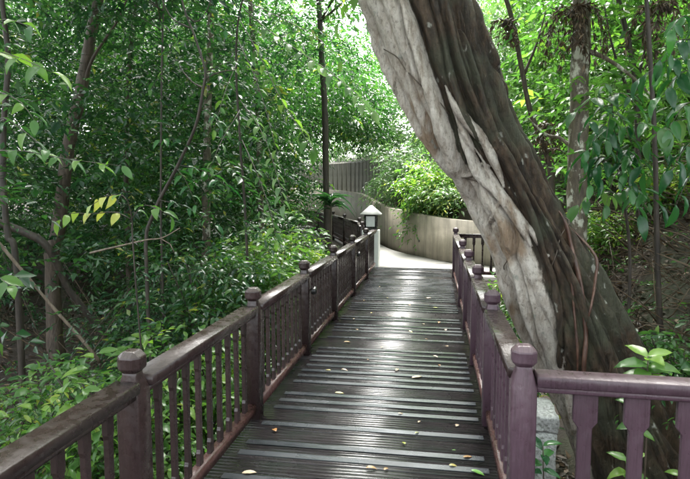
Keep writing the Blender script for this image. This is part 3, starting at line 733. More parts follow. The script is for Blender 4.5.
def build_fig():
    base = (ctr[0][0], ctr[0][1], hz(ctr[0][0], ctr[0][1])); B0 = np.array(base)
    t = thing('strangler_fig_tree', 'huge leaning fig tree with pale and dark fused roots beside the walkway', 'tree', base)
    phi = 360 * np.arange(NA) / NA - 180; ph = np.radians(phi)
    V = np.zeros((NS, NA, 3)); DD = np.zeros((NS, NA, 3)); PA = np.zeros((NS, NA)); RR = np.zeros((NS, NA))
    for s in range(NS):
        z = FP[s, 2]
        DD[s] = np.sin(ph)[:, None] * FS[s] + np.cos(ph)[:, None] * FFv[s]
        RR[s] = fig_r(s, phi) + max(0, -.1 - z) * .16 * np.sin(ph * 5 + 1.2) ** 2
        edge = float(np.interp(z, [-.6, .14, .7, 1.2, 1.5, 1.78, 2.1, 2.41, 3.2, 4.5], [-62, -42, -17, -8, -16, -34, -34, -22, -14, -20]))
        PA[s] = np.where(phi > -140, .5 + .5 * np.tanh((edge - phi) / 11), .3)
    V = FP[:, None] + DD * RR[..., None]
    def surf(px, py, lift):
        d = np.array(ray(px, py)); d /= np.linalg.norm(d); o = np.array([0, 0, EYE])
        w = FP - o; tt = w @ d; perp = w - tt[:, None] * d[None]; dist = np.linalg.norm(perp, axis=1); s = int(np.argmin(dist[20:NS - 10])) + 20
        # refine: closest in the plane across the view
        u = -(perp[s] @ FS[s]) / FR[s]; u = max(-.985, min(.985, u / .97)); phi = math.degrees(math.asin(u))
        a = R(phi); dd = FS[s] * math.sin(a) + FFv[s] * math.cos(a)
        return FP[s] + dd * (float(fig_r(s, phi)) + lift - .006) - np.array(base)
    FUSED = {'root_white': 1.15, 'root_pink': .62, 'root_dark': -.1, 'root_brown': -.05}
    roots = [
        ('root_white', [(398, -40), (404, 0), (420, 50), (438, 105), (452, 150), (466, 200), (484, 250), (500, 300)], .050, .006),
        ('root_pink', [(352, -40), (366, 0), (384, 50), (406, 98), (430, 138), (457, 172), (472, 205)], .045, .0),
        ('root_white', [(423, 112), (437, 147), (455, 172), (468, 200), (482, 236), (494, 262)], .044, .006),
        ('root_white', [(449, 92), (456, 108), (469, 124), (483, 142), (496, 166), (503, 186)], .040, .012),
        ('root_white', [(456, 115), (465, 136), (478, 170), (499, 194), (518, 221), (528, 240)], .042, .014),
        ('root_white', [(480, 165), (486, 193), (502, 217), (509, 240), (512, 262)], .046, .012),
        ('root_white', [(478, 200), (487, 222), (496, 245), (506, 275), (515, 300)], .044, .008),
        ('root_white', [(476, 150), (492, 178), (510, 204), (532, 232), (545, 250)], .030, .01),
        ('root_white', [(440, 160), (452, 170), (466, 174), (482, 170), (494, 160)], .020, .016),
        ('root_white', [(508, 186), (500, 200), (492, 215), (486, 232), (482, 250)], .022, .014),
        ('root_white', [(412, 60), (416, 90), (432, 130), (448, 165), (460, 200), (478, 240)], .030, .004),
        ('root_white', [(500, 235), (514, 265), (524, 300), (536, 335), (548, 372)], .034, .004),
        ('root_white', [(488, 240), (503, 282), (520, 318), (541, 365), (556, 400)], .05, .0),
        ('root_dark', [(428, -40), (436, 0), (446, 40), (456, 85), (466, 115), (482, 150)], .028, .012),
        ('root_dark', [(452, -40), (458, 0), (470, 60), (486, 120), (512, 168), (545, 225), (566, 270), (585, 320), (604, 370)], .034, .006),
        ('root_brown', [(461, -30), (470, 10), (487, 60), (508, 110), (530, 155), (553, 200), (580, 240), (600, 282), (620, 335)], .032, -.005),
        ('root_dark', [(444, -30), (450, 20), (462, 70), (480, 118), (502, 160), (526, 205), (544, 255), (553, 300), (556, 350), (560, 400)], .030, .004),
        ('root_red', [(548, 200), (558, 220), (570, 246), (576, 280), (579, 320), (577, 350), (575, 380), (572, 430)], .017, .022),
        ('root_red', [(556, 216), (574, 238), (584, 258), (587, 276), (580, 298), (577, 320)], .010, .045),
        ('root_red', [(552, 230), (562, 262), (568, 300), (571, 340), (570, 390)], .009, .030),
        ('root_dark', [(590, 285), (600, 320), (606, 360), (612, 410), (630, 470)], .020, .01),
        ('root_dark', [(604, 300), (616, 335), (628, 375), (645, 430), (668, 478)], .024, .012),
        ('root_dark', [(596, 330), (598, 372), (602, 420), (606, 470)], .014, .02),
        ('root_pink', [(560, 350), (566, 390), (574, 425), (580, 470)], .028, .01),
    ]
    # roots that have grown into the trunk swell its surface; the free ones are parts of their own
    bump = np.zeros((NS, NA))
    for mt, pts, rad, lift in [r_ for r_ in roots if r_[0] in FUSED]:
        P = smooth_path(np.array([surf(px, py, 0) for px, py in pts]) + B0, 36 * len(pts)); n = len(P)
        lo, hi = P.min(0) - .12, P.max(0) + .12; m_ = np.all((V > lo) & (V < hi), axis=2)
        Q = V[m_]; d = np.full(len(Q), 9.0); rl = np.zeros(len(Q))
        for i_ in range(n):
            e = .30 + .70 * sstep(0, 1, min(1, min(i_ + 1, n - i_) / (n * .28))); e *= 1 + .22 * noise.noise(Vector(P[i_]) * 6 + Vector((rad * 99, 0, 0)))
            di = np.linalg.norm(Q - P[i_], axis=1) / (rad * e); k_ = di < d; d[k_] = di[k_]; rl[k_] = rad * e
        k_ = d < 1.9
        h_ = np.where(d < 1, np.sqrt(np.maximum(0, 1 - d * d)), 0) * rl * 1.45 - np.where(k_, .75 * rl * np.exp(-((d - 1.2) / .3) ** 2), 0)
        bm_ = bump[m_]; bump[m_] = np.where(d < 1, np.maximum(np.maximum(bm_, 0), h_), np.where(bm_ > 0, bm_, np.minimum(bm_, h_)))
        pa = PA[m_]; tgt = FUSED[mt]; w_ = sstep(1.12, .8, d); PA[m_] = pa * (1 - w_) + tgt * w_
    RR += bump
    V = FP[:, None] + DD * RR[..., None]
    for s in range(NS):
        for k in range(NA):
            p = Vector(V[s, k]); r_ = .014 * noise.noise(p * 4) + .008 * noise.noise(p * 11) + .006 * noise.noise(Vector((p.x * 30, p.y * 30, p.z * 8)))
            V[s, k] += DD[s, k] * r_
            PA[s, k] += .26 * noise.noise(p * 3.1) + .20 * noise.noise(Vector((p.x * 11, p.y * 11, p.z * 5)))
    mb = MB(); i = (np.arange(NS - 1)[:, None] * NA + np.arange(NA)[None]).ravel(); j = (np.arange(NS - 1)[:, None] * NA + (np.arange(NA) + 1)[None] % NA).ravel()
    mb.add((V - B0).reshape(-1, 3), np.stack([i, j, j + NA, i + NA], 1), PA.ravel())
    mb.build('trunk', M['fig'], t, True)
    for mt, pts, rad, lift in roots:
        if mt in FUSED: continue
        sink = rad * (.75 if mt in ('root_dark', 'root_brown') and rad > .019 else .3)
        P = np.array([surf(px, py, lift - sink if 0 < q_ < len(pts) - 1 else -rad * 1.25) for q_, (px, py) in enumerate(pts)]); P = smooth_path(P, 14 + 6 * len(pts)); n = len(P)
        # ease along the way and taper at the ends into the trunk
        rr = []
        for i_ in range(n):
            e = sstep(0, 1, min(1, min(i_, n - 1 - i_) / (n * .30))) * .82 + .18; rr.append(rad * e * (1 + .16 * noise.noise(Vector(P[i_]) * 5 + Vector((rad * 99, 0, 0)))))
        m2 = MB(); tube(m2, [Vector(p) for p in P], rr, 14, wob=.38); m2.build('aerial_root', M[mt], t, True)
    # moss-free thin creepers hugging the bark
    for px0, py0, px1, py1 in ((392, 52, 452, 118), (500, 190, 470, 176), (545, 262, 566, 215), (505, 270, 512, 240)):
        pts = [surf(px0 + (px1 - px0) * k / 6 + random.uniform(-2, 2), py0 + (py1 - py0) * k / 6, .022) for k in range(7)]
        m2 = MB(); tube(m2, [Vector(p) for p in smooth_path(pts, 16)], .0045, 5); m2.build('creeper_stem', M['bark_brown'], t, True)
    # limbs and crown above the frame
    C = []
    tp = FP[-1] - np.array(base)
    for ang, ln, up in ((200, 3.4, 1.6), (150, 3.0, 2.2), (250, 3.6, 1.2), (95, 3.0, 2.6), (20, 2.8, 2.4), (300, 3.0, 2.0)):
        a = R(ang); e = tp + np.array([math.cos(a) * ln, math.sin(a) * ln, up]); mid = (tp + e) / 2 + np.array([0, 0, .5])
        P = smooth_path([tp - np.array([0, 0, .15]), mid, e], 12); m2 = MB(); tube(m2, [Vector(p) for p in P], [.17 * (1 - .75 * i_ / 11) for i_ in range(12)], 8); m2.build('branch', M['bark_brown'], t, True)
        for q in np.linspace(.4, 1.05, 9): C.append(tp + (e - tp) * q + rng.normal(0, .5, 3) + np.array([0, 0, .4]))
    C = np.array([c for c in C if c[2] + base[2] > 4.6])
    mb = MB(); clumps(mb, C, .75, 16, 12, .13, Ls=.5, twig=.004, droop=.3)
    mb.build('crown', M['leaf_mid'], t)
    # leafy twig at the top of the trunk's edge
    A = at(372, -14, 4.5); B = at(348, 4, 4.45)
    leafy_stem(t, base, [A, (A + B) / 2 + Vector((0, 0, .03)), B, at(340, 22, 4.4)], 6, .13, 'bright', .004, .35, name='twig')
build_fig()

# ------------------------------------------------------------------ trees
def tree(name, label, pts, r0, r1, bark_, crown=None, leaf='leaf_dark', group=None, seed=0, sides=9, limbs=(), cat='tree', extra_limbs=0, taper=1.0):
    """pts: world points from the foot up. crown: dict(n, rad, z0, leafL, per, k). limbs: lists of world points with radius"""
    rs = np.random.default_rng(seed + 100)
    base = Vector(pts[0]); g = hz(base.x, base.y); foot = Vector((base.x, base.y, g))
    t = thing(name, label, cat, foot, 0, group)
    P = smooth_path([(*p, 0) for p in ([Vector((base.x, base.y, g - .15))] if base.z > g + .05 else []) + list(map(Vector, pts))], 10 + 5 * len(pts))[:, :3]
    n = len(P); mb = MB()
    rr = [r0 + (r1 - r0) * (i / (n - 1)) ** taper for i in range(n)]
    for i in range(min(3, n)): rr[i] *= 1.35 - .12 * i
    tube(mb, [Vector(p) - foot for p in P], rr, sides, wob=.25)
    ends = []
    for lp_, lr in limbs:
        Q = smooth_path([tuple(q) for q in lp_], 6 + 3 * len(lp_)); tube(mb, [Vector(q) - foot for q in Q], [lr * (1 - .7 * i / (len(Q) - 1)) for i in range(len(Q))], 6, wob=.2); ends.append(Q)
    tops = []
    if crown:
        z0 = crown.get('z0', 3.5); idx = [i for i in range(n) if P[i][2] >= z0] or [n - 1]
        for k in range(crown['limbs'] if 'limbs' in crown else 7):
            i = idx[int(rs.integers(len(idx)))]; a = rs.uniform(0, 6.28); ln = crown['rad'] * rs.uniform(.6, 1.1)
            e = P[i] + np.array([math.cos(a) * ln, math.sin(a) * ln, rs.uniform(.1, .9) * ln * .7]); mid = (P[i] + e) / 2 + np.array([0, 0, .12 * ln])
            Q = smooth_path([P[i], mid, e], 8); tube(mb, [Vector(q) - foot for q in Q], [max(.006, rr[i] * .5 * (1 - .75 * j / 7)) for j in range(8)], 5)
            tops += [Q[3], Q[5], Q[7]]
    mb.build('trunk', M[bark_], t, True)
    if crown:
        tops = np.array(tops); k = crown['n']
        C = tops[rs.integers(len(tops), size=k)] + rs.normal(0, crown.get('spread', .35), (k, 3)) - np.array(foot)
        m2 = MB(); clumps(m2, C, crown.get('crad', .5), crown.get('per', 10), crown.get('k', 9), crown['leafL'], Ls=crown.get('Ls', .4), tint=crown.get('tint', .5), twig=.003, droop=crown.get('droop', .3), tmpl=T_LO, ratio=crown.get('ratio', .42))
        m2.build('crown', M[leaf], t)
    return t, foot, ends

def trunk_pts(pix, Y, ztop=None, dx=0, dy=0):
    p = [at(x, y, Y if isinstance(Y, (int, float)) else Y[i]) for i, (x, y) in enumerate(pix)]
    if ztop: d = (p[-1] - p[-2]).normalized(); p += [p[-1] + d * ((ztop - p[-1].z) / max(d.z, .3))]
    return p

tree('leaning_tree', 'rough dark trunk leaning right through the upper left of the forest', trunk_pts([(52, 262), (58, 232), (68, 150), (79, 100), (88, 50), (98, 0)], 7.2, 7.0), .11, .06, 'bark_brown', dict(n=60, rad=2.2, z0=4.6, leafL=.11), seed=1,
     limbs=[([at(80, 100, 7.2), at(92, 60, 7.15), at(118, 20, 7.1), at(130, -10, 7.0)], .03)])
tree('lichen_tree', 'slim pale lichen-speckled trunk left of the lantern among dark leaves', trunk_pts([(206, 250), (207, 170), (208, 100), (212, 0)], 9.5, 7.5), .085, .05, 'bark_lichen', dict(n=60, rad=2.2, z0=5.0, leafL=.11), seed=2)
tree('slim_tree', 'dark slim trunk beside the drooping branch and above the strap-leaved plant', trunk_pts([(330, 262), (328, 235), (326, 180), (325, 115), (322, 60)], 12.6, 7.0), .095, .06, 'bark_dark', dict(n=30, rad=2.0, z0=4.6, leafL=.13, tint=.6), leaf='leaf_mid', seed=3)
tree('thin_tree', 'straight thin dark stem standing just left of the forked sapling', trunk_pts([(162, 262), (161, 220), (161, 150), (162, 60), (164, -10)], 6.0, 5.5), .013, .009, 'bark_dark', dict(n=26, rad=1.2, z0=3.0, leafL=.10, limbs=8), seed=4)
tree('edge_tree', 'dark curved stem rising at the left edge of the picture', trunk_pts([(16, 262), (8, 235), (3, 180), (4, 120), (8, 60), (2, 0)], 5.0, 5.2), .035, .022, 'bark_dark', dict(n=30, rad=1.5, z0=3.6, leafL=.10), seed=5)
tree('back_stem_tree', 'faint slim trunk in the forest right of the lichen-speckled one', trunk_pts([(262, 250), (260, 180), (257, 90), (250, 0)], 12, 8), .07, .05, 'bark_lichen', dict(n=50, rad=2.2, z0=5.5, leafL=.12), seed=6)
tree('shaded_tree', 'dim brown trunk standing behind the leaning tree near its upper limb', trunk_pts([(128, 250), (126, 160), (130, 60), (136, 0)], 10.5, 8), .06, .04, 'bark_brown', dict(n=50, rad=2.2, z0=5.5, leafL=.12), seed=16)

# right side
tree('mottled_tree', 'upright pale mottled trunk behind the fig on the right', trunk_pts([(576, 275), (577, 240), (578, 160), (580, 80), (582, 0)], 7.4, 7.0), .145, .10, 'bark_lichen', dict(n=60, rad=2.2, z0=5.0, leafL=.12, tint=.6), leaf='leaf_mid', seed=7,
     limbs=[([at(584, 50, 7.4), at(605, 58, 7.3), at(630, 75, 7.2), at(652, 96, 7.0)], .035), ([at(575, 150, 7.4), at(560, 138, 7.5), at(545, 134, 7.6), at(528, 118, 7.6)], .03)])
tree('wiry_tree', 'thin dark straight stem right of the mottled trunk running up past broad leaves', trunk_pts([(664, 350), (660, 320), (657, 240), (655, 150), (651, 70), (646, -10)], 5.8, 5.5), .03, .017, 'bark_dark', dict(n=26, rad=1.3, z0=3.4, leafL=.12, limbs=8, tint=.6), leaf='leaf_mid', seed=8)
tree('forked_dark_tree', 'pair of dark stems crossing near the top right corner', trunk_pts([(640, 250), (638, 160), (636, 90), (628, 40), (616, -10)], 8.2, 5.8), .045, .03, 'bark_dark', dict(n=30, rad=1.6, z0=4.5, leafL=.12, tint=.6), leaf='leaf_mid', seed=9,
     limbs=[([at(637, 110, 8.2), at(624, 80, 8.1), at(612, 45, 8.0), at(604, 5, 7.9)], .028), ([at(636, 90, 8.2), at(645, 50, 8.1), at(662, 10, 8.0)], .022)])
tree('bent_tree', 'crooked brown stem between the fig and the mottled trunk', trunk_pts([(548, 250), (552, 190), (545, 150), (530, 110), (522, 70), (512, 20), (500, -20)], 9.0, 6.0), .05, .03, 'bark_brown', dict(n=40, rad=1.8, z0=4.8, leafL=.12, tint=.7), leaf='leaf_bright', seed=10,
     limbs=[([at(524, 75, 9.0), at(538, 40, 8.9), at(546, 10, 8.8)], .025), ([at(545, 150, 9.0), at(560, 150, 8.9), at(575, 165, 8.8)], .02)])

# forked sapling with glossy leaves on the left
def forked_sapling():
    o = Vector((at(150, 222, 5.0).x, 5.0, 0)); o.z = hz(o.x, o.y)
    t = thing('forked_sapling', 'slender dark forked sapling with glossy leaf sprays in the dark left forest', 'tree', o)
    mb = MB(); st = [o - Vector((0, 0, .1)), at(146, 262, 5.0), at(153, 215, 5.0), at(178, 165, 5.0), at(196, 125, 4.95), at(203, 90, 4.9), at(205, 70, 4.9), at(196, 40, 4.9), at(184, 8, 4.9), at(178, -20, 4.9)]
    P = smooth_path(st, 40); tube(mb, [Vector(p) - o for p in P], [.020 - .012 * i / 39 for i in range(40)], 7, wob=.4)
    for q in ([(203, 80), (220, 72), (236, 70)], [(185, 14), (196, 22), (206, 12), (214, -10)], [(203, 88), (190, 80), (176, 62)], [(190, 28), (172, 18), (160, -4)]):
        tube(mb, [Vector(p) - o for p in smooth_path([at(x, y, 4.9) for x, y in q], 8)], [.009 - .005 * i / 7 for i in range(8)], 5)
    mb.build('stem', M['bark_dark'], t, True)
    for (x0, y0), (x1, y1), n, ln in (((203, 75), (250, 62), 8, .09), ((190, 150), (160, 140), 6, .12), ((180, 165), (232, 190), 8, .14), ((176, 168), (196, 205), 6, .13), ((200, 110), (222, 128), 6, .10), ((195, 40), (165, 55), 7, .09), ((184, 10), (225, 30), 8, .09), ((178, 60), (150, 90), 7, .09), ((160, 200), (215, 225), 7, .12), ((206, 70), (238, 95), 7, .09)):
        A, B = at(x0, y0, 4.95), at(x1, y1, 4.6); mid = (A + B) / 2 + Vector((0, 0, .05)); leafy_stem(t, o, [A, mid, B], n, ln, random.choice(('glossy', 'mid')), .0035, .3, name='twig')
forked_sapling()

# broad-leaved sapling on the right with large drooping leaves
def broadleaf():
    o = Vector((at(628, 300, 5.4).x, 5.4, 0)); o.z = hz(o.x, o.y)
    t = thing('broadleaf_sapling', 'sapling with large dark drooping glossy leaves right of the fig trunk', 'tree', o)
    P = smooth_path([o - Vector((0, 0, .1)), at(630, 270, 5.4), at(624, 200, 5.35), at(616, 140, 5.3), at(610, 90, 5.3)], 24); mb = MB(); tube(mb, [Vector(p) - o for p in P], [.018 - .011 * i / 23 for i in range(24)], 7); mb.build('stem', M['bark_dark'], t, True)
    for (x0, y0), (x1, y1), n, ln in (((612, 105), (585, 130), 6, .24), ((614, 120), (600, 165), 7, .25), ((618, 150), (645, 172), 7, .24), ((616, 140), (572, 168), 6, .26), ((620, 170), (606, 205), 6, .25), ((622, 190), (660, 205), 6, .22),
                                      ((611, 95), (640, 110), 6, .22), ((613, 112), (632, 145), 6, .23), ((623, 195), (578, 205), 6, .27), ((612, 100), (600, 85), 4, .20), ((620, 165), (664, 150), 6, .22), ((614, 120), (588, 150), 6, .25), ((618, 155), (590, 185), 6, .26), ((622, 185), (640, 215), 6, .24), ((616, 135), (660, 128), 6, .23), ((612, 100), (575, 112), 5, .22), ((619, 160), (630, 190), 6, .25), ((613, 110), (606, 140), 5, .25)):
        A, B = at(x0, y0, 5.3), at(x1, y1, 4.95); leafy_stem(t, o, [A, (A + B) / 2 + Vector((0, 0, .07)), B], n, ln * random.uniform(.6, .95), random.choice(('glossy', 'glossy', 'mid')), .005, random.uniform(.35, .8), fan=.7, name='twig')
broadleaf()
def broadleaf_edge():
    o = Vector((at(700, 320, 5.0).x, 5.0, 0)); o.z = hz(o.x, o.y)
    t = thing('broadleaf_sapling', 'tall sapling with long hanging leaves along the upper right edge', 'tree', o)
    P = smooth_path([o - Vector((0, 0, .1)), at(702, 250, 5.0), at(700, 150, 5.0), at(696, 60, 5.0), at(694, -10, 5.0)], 24); mb = MB(); tube(mb, [Vector(p) - o for p in P], [.02 - .011 * i / 23 for i in range(24)], 7); mb.build('stem', M['bark_dark'], t, True)
    for (x0, y0), (x1, y1), n, ln in (((695, 40), (660, 60), 6, .22), ((696, 70), (662, 96), 6, .24), ((698, 100), (668, 130), 6, .24), ((700, 140), (672, 170), 6, .24), ((700, 170), (676, 205), 6, .22), ((695, 20), (670, 30), 6, .2), ((699, 120), (650, 140), 7, .22), ((696, 60), (640, 78), 7, .2)):
        A, B = at(x0, y0, 5.0), at(x1, y1, 4.7); leafy_stem(t, o, [A, (A + B) / 2 + Vector((0, 0, .07)), B], n, ln, random.choice(('glossy', 'mid')), .005, .75, fan=.55, name='twig')
broadleaf_edge()

def overhang():
    o = Vector((at(250, 250, 6.2).x, 6.2, 0)); o.z = hz(o.x, o.y)
    t = thing('drooping_sapling', 'tall sapling with drooping sprays of pale shiny leaves hanging left of the lantern', 'tree', o)
    P = smooth_path([o - Vector((0, 0, .1)), at(246, 230, 6.2), at(240, 140, 6.1), at(236, 60, 6.0), at(240, 10, 5.9), at(252, -20, 5.8)], 26); mb = MB(); tube(mb, [Vector(p) - o for p in P], [.019 - .012 * i / 25 for i in range(26)], 7, wob=.3); mb.build('stem', M['bark_dark'], t, True)
    for pts, n, ln, kd in (([(240, 5), (268, 30), (300, 52), (330, 72), (352, 90), (372, 112)], 24, .15, 'pale'), ([(240, 20), (262, 60), (280, 98), (298, 126), (312, 150)], 20, .145, 'bright'), ([(238, 40), (256, 80), (268, 118), (276, 150)], 14, .11, 'mid'),
                           ([(238, 60), (225, 92), (214, 130)], 10, .11, 'mid'), ([(240, 100), (262, 132), (276, 172), (284, 205)], 20, .14, 'pale'), ([(242, 140), (258, 176), (270, 210), (276, 240)], 14, .12, 'mid'), ([(244, 0), (285, 20), (318, 38), (340, 62)], 14, .10, 'mid'), ([(240, 110), (222, 140), (210, 168)], 9, .11, 'pale')):
        leafy_stem(t, o, [at(x, y, 6.0 - .9 * i / (len(pts) - 1)) for i, (x, y) in enumerate(pts)], n, ln, kd, .006, .55, fan=.8, name='twig')
overhang()

def sapling_a():
    o = Vector((at(140, 262, 3.6).x, 3.7, 0)); o.z = hz(o.x, o.y)
    t = thing('yellow_leaved_sapling', 'thin sapling with a few pale yellow-green leaves in front of the leaning trunk', 'tree', o)
    leafy_stem(t, o, [o - Vector((0, 0, .05)), at(134, 262, 3.6), at(132, 220, 3.6), at(125, 197, 3.55), at(108, 196, 3.5), at(92, 205, 3.45)], 5, .115, 'yellow', .007, .5, start=.66)
    leafy_stem(t, o, [at(132, 220, 3.6), at(115, 212, 3.55), at(92, 214, 3.5), at(72, 213, 3.45), at(60, 220, 3.4)], 6, .12, 'yellow', .0045, .55, start=.2, name='twig')
    leafy_stem(t, o, [at(130, 222, 3.6), at(142, 206, 3.55), at(156, 208, 3.5), at(170, 216, 3.45)], 6, .11, 'bright', .004, .4, start=.2, name='twig')
sapling_a()

def sapling_b():
    o = Vector((at(-60, 330, 3.2).x, 3.3, 0)); o.z = hz(o.x, o.y)
    t = thing('compound_leaf_sapling', 'large bright leaves reaching in from the upper left edge', 'tree', o)
    P = smooth_path([o - Vector((0, 0, .1)), at(-58, 250, 3.3), at(-50, 150, 3.3), at(-40, 40, 3.3)], 16); mb = MB(); tube(mb, [Vector(p) - o for p in P], .016, 6); mb.build('stem', M['bark_dark'], t, True)
    for pts, n, ln, kd in (([(-44, 70), (-10, 52), (20, 58), (52, 72)], 9, .15, 'bright'), ([(-48, 110), (-10, 92), (18, 100), (34, 120)], 8, .13, 'mid'), ([(-46, 160), (10, 150), (60, 158), (122, 166)], 13, .12, 'mid'), ([(-42, 40), (0, 20), (30, 26)], 8, .13, 'mid'), ([(-50, 220), (-10, 268), (10, 286)], 7, .13, 'bright'), ([(-44, 140), (-4, 118), (20, 128), (46, 150)], 8, .13, 'mid')):
        leafy_stem(t, o, [at(x, y, 3.3 - .5 * i / (len(pts) - 1)) for i, (x, y) in enumerate(pts)], n, ln, kd, .005, .4, fan=.8, name='twig')
sapling_b()

# dead wood
fb = thing('fallen_branch', 'dark bent branch sagging through the lower left of the forest', 'branch', at(95, 322, 6.2))
o_ = fb.location.copy(); mb = MB(); P = smooth_path([at(-30, 214, 5.6), at(0, 223, 5.7), at(40, 240, 5.8), at(56, 262, 5.9), at(68, 288, 6.0), at(96, 324, 6.2), at(112, 350, 6.3)], 26)
tube(mb, [Vector(p) - o_ for p in P], [.05 - .012 * i / 25 for i in range(26)], 8, wob=.3); mb.build('limb', M['bark_dark'], fb, True)
pole = thing('leaning_pole', 'bare pale brown pole leaning at the lower left behind the bush', 'branch', at(84, 342, 5.0)); o_ = pole.location.copy(); mb = MB()
P = smooth_path([at(-14, 228, 4.6), at(20, 268, 4.75), at(52, 306, 4.9), at(84, 342, 5.0), at(100, 362, 5.1)], 18); tube(mb, [Vector(p) - o_ for p in P], .016, 7, wob=.4); mb.build('stick', M['pole'], pole, True)
tw = thing('dead_twig', 'bare pale twig lying across leaves in the middle of the left forest', 'twig', at(90, 252, 4.3)); o_ = tw.location.copy(); mb = MB()
P = smooth_path([at(90, 253, 4.3), at(120, 246, 4.3), at(146, 240, 4.3), at(162, 238, 4.3), at(180, 228, 4.35)], 16); tube(mb, [Vector(p) - o_ for p in P], [.010 - .006 * i / 15 for i in range(16)], 5, wob=.3)
tube(mb, [at(160, 238, 4.3) - o_, at(170, 244, 4.3) - o_, at(174, 252, 4.3) - o_], .004, 5); mb.build('stick', M['pole'], tw, True)

# dead fern fronds hanging on the right
def dead_fronds(px, py, Y, n, ln, label, spread):
    o = at(px, py, Y); t = thing('dead_fern', label, 'plant', o)
    mb = MB(); tube(mb, [(-.05, .05, -.02), (0, 0, .03), (.08, .03, 0)], [.03, .05, .03], 7); mb.build('root_clump', M['bark_dark'], t, True)
    for k in range(n):
        a = random.uniform(0, 6.28); r_ = random.uniform(.3, 1) * spread; l_ = ln * random.uniform(.5, 1.1)
        P = smooth_path([(0, 0, 0), (math.cos(a) * r_ * .6, math.sin(a) * r_ * .6, .06), (math.cos(a) * r_, math.sin(a) * r_, -l_ * .4), (math.cos(a) * r_ * 1.1, math.sin(a) * r_ * 1.1, -l_)], 9)
        mb = MB(); tube(mb, [Vector(p) for p in P], .003, 3, .1)
        d = np.diff(P, axis=0)[2:]; O = P[2:-1]; s = np.cross(d, [math.cos(a), math.sin(a), .01])
        for sg in (1, -1):
            leaves(mb, np.repeat(O, 2, 0) + rng.normal(0, .008, (2 * len(O), 3)), np.repeat(d * 1.0 + nrm(s) * sg * .05, 2, 0) + rng.normal(0, .03, (2 * len(O), 3)), rng.normal(0, 1, (2 * len(O), 3)), rng.uniform(.06, .13, 2 * len(O)), .022, rng.uniform(.1, .9, 2 * len(O)), T_LO)
        mb.build('frond', M['dead_leaf'], t)
dead_fronds(574, 14, 7.2, 26, .75, 'mass of dead brown fronds hanging from the top of the mottled trunk', .45)
dead_fronds(506, 24, 8.6, 12, .35, 'small clump of dead brown fronds beside the upper fig trunk', .25)
dead_fronds(664, 10, 6.5, 18, .6, 'curtain of grey-brown dead fronds hanging in the top right corner', .40)
dead_fronds(548, 128, 8.8, 12, .5, 'dry brown fronds caught on the crooked stem right of the fig', .22)

# strap-leaved plant
def strap_plant(px, py, Y, n, ln, label, name='strap_leaved_plant', g=None):
    p = at(px, py, Y); o = Vector((p.x, p.y, hz(p.x, p.y))); t = thing(name, label, 'plant', o)
    mb = MB(); tube(mb, [Vector((0, 0, -.1)), (p - o) * .5, p - o], [.03, .025, .02], 7); mb.build('stem', M['bark_brown'], t, True)
    for k in range(n):
        a = random.uniform(0, 6.28); e = random.uniform(-.1, 1.2)
        put_leaf(t, 'strap', p + Vector((0, 0, random.uniform(-.15, .1))), (math.cos(a), math.sin(a), e), (0, 0, 1.2 if e < 1 else .2) if e < 1 else (-math.cos(a), -math.sin(a), 1), ln * random.uniform(.7, 1.15), o)
strap_plant(331, 204, 11.6, 40, .46, 'rosette of dark strap-shaped leaves in front of the dark slim trunk')

# ------------------------------------------------------------------ shrubs and seedlings
def shrub(name, label, foot, rad, h, n_clump, leafL, mat, kind, n_big, big, tint=.5, seed=0, per=9, k=8, group=None, ratio=.42, droop=.35, stems=7):
    """a shrub: stems, a mass of foliage and its outermost large leaves as leaf objects"""
    global OFF
    o = Vector((foot[0], foot[1], hz(foot[0], foot[1]))); t = thing(name, label, 'shrub', o, 0, group)
    OFF = np.array(o)
    rs = np.random.default_rng(seed + 500); mb = MB(); C = []
    for i in range(stems):
        a = rs.uniform(0, 6.28); r_ = rad * rs.uniform(.2, .8); e = Vector((math.cos(a) * r_, math.sin(a) * r_, h * rs.uniform(.55, .95)))
        P = smooth_path([Vector((math.cos(a) * .05, math.sin(a) * .05, -.1)), Vector((e.x * .4, e.y * .4, e.z * .6)), e], 8); tube(mb, [Vector(p) for p in P], [.012 - .007 * j / 7 for j in range(8)], 5); C += [P[4], P[6], P[7]]
    mb.build('stem', M['bark_dark'], t, True)
    u = nrm(rs.normal(0, 1, (n_clump, 3))) * rs.uniform(.35, 1, (n_clump, 1)) ** .6
    C = np.stack([u[:, 0] * rad, u[:, 1] * rad, h * .52 + u[:, 2] * h * .44], 1)
    m2 = MB(); clumps(m2, C, rad * .28, per, k, leafL, Ls=leafL * 4, twig=.002, tint=tint, droop=droop, tmpl=T_MID, ratio=ratio)
    m2.build('foliage', M[mat], t)
    OFF = np.zeros(3)
    for i in range(n_big):
        # leaves on the side that faces the walkway and the light
        v = Vector((rs.normal(), rs.normal(), abs(rs.normal()) + .2)).normalized()
        if v.y > .35: v.y = -v.y
        p = Vector((v.x * rad * 1.05, v.y * rad * 1.05, h * .52 + v.z * h * .48)); d = Vector((v.x + rs.normal() * .5, v.y + rs.normal() * .5, v.z * .25 - .15))
        w = np.array(o + p); q = np.array(o + p + d.normalized() * big * 1.2)
        if in_way(w) or in_way(q): continue
        put_leaf(t, kind, o + p, d, Vector((rs.normal() * .3, rs.normal() * .3 - .2, 1)), big * rs.uniform(.7, 1.2), o)
    return t
def below(px, py, Y):
    p = at(px, py, Y); return (p.x, p.y)
def sh(name, label, px, pytop, Y, rad, *a, **k):
    """shrub whose top is seen at px, pytop"""
    p = at(px, pytop, Y); g = hz(p.x, p.y); return shrub(name, label, (p.x, p.y), rad, max(.25, p.z - g), *a, **k)
sh('bush', 'leafy green bush behind the nearest post of the left railing', 110, 352, 3.5, .55, 34, .085, 'leaf_bright', 'bright', 60, .12, tint=.6, seed=1)
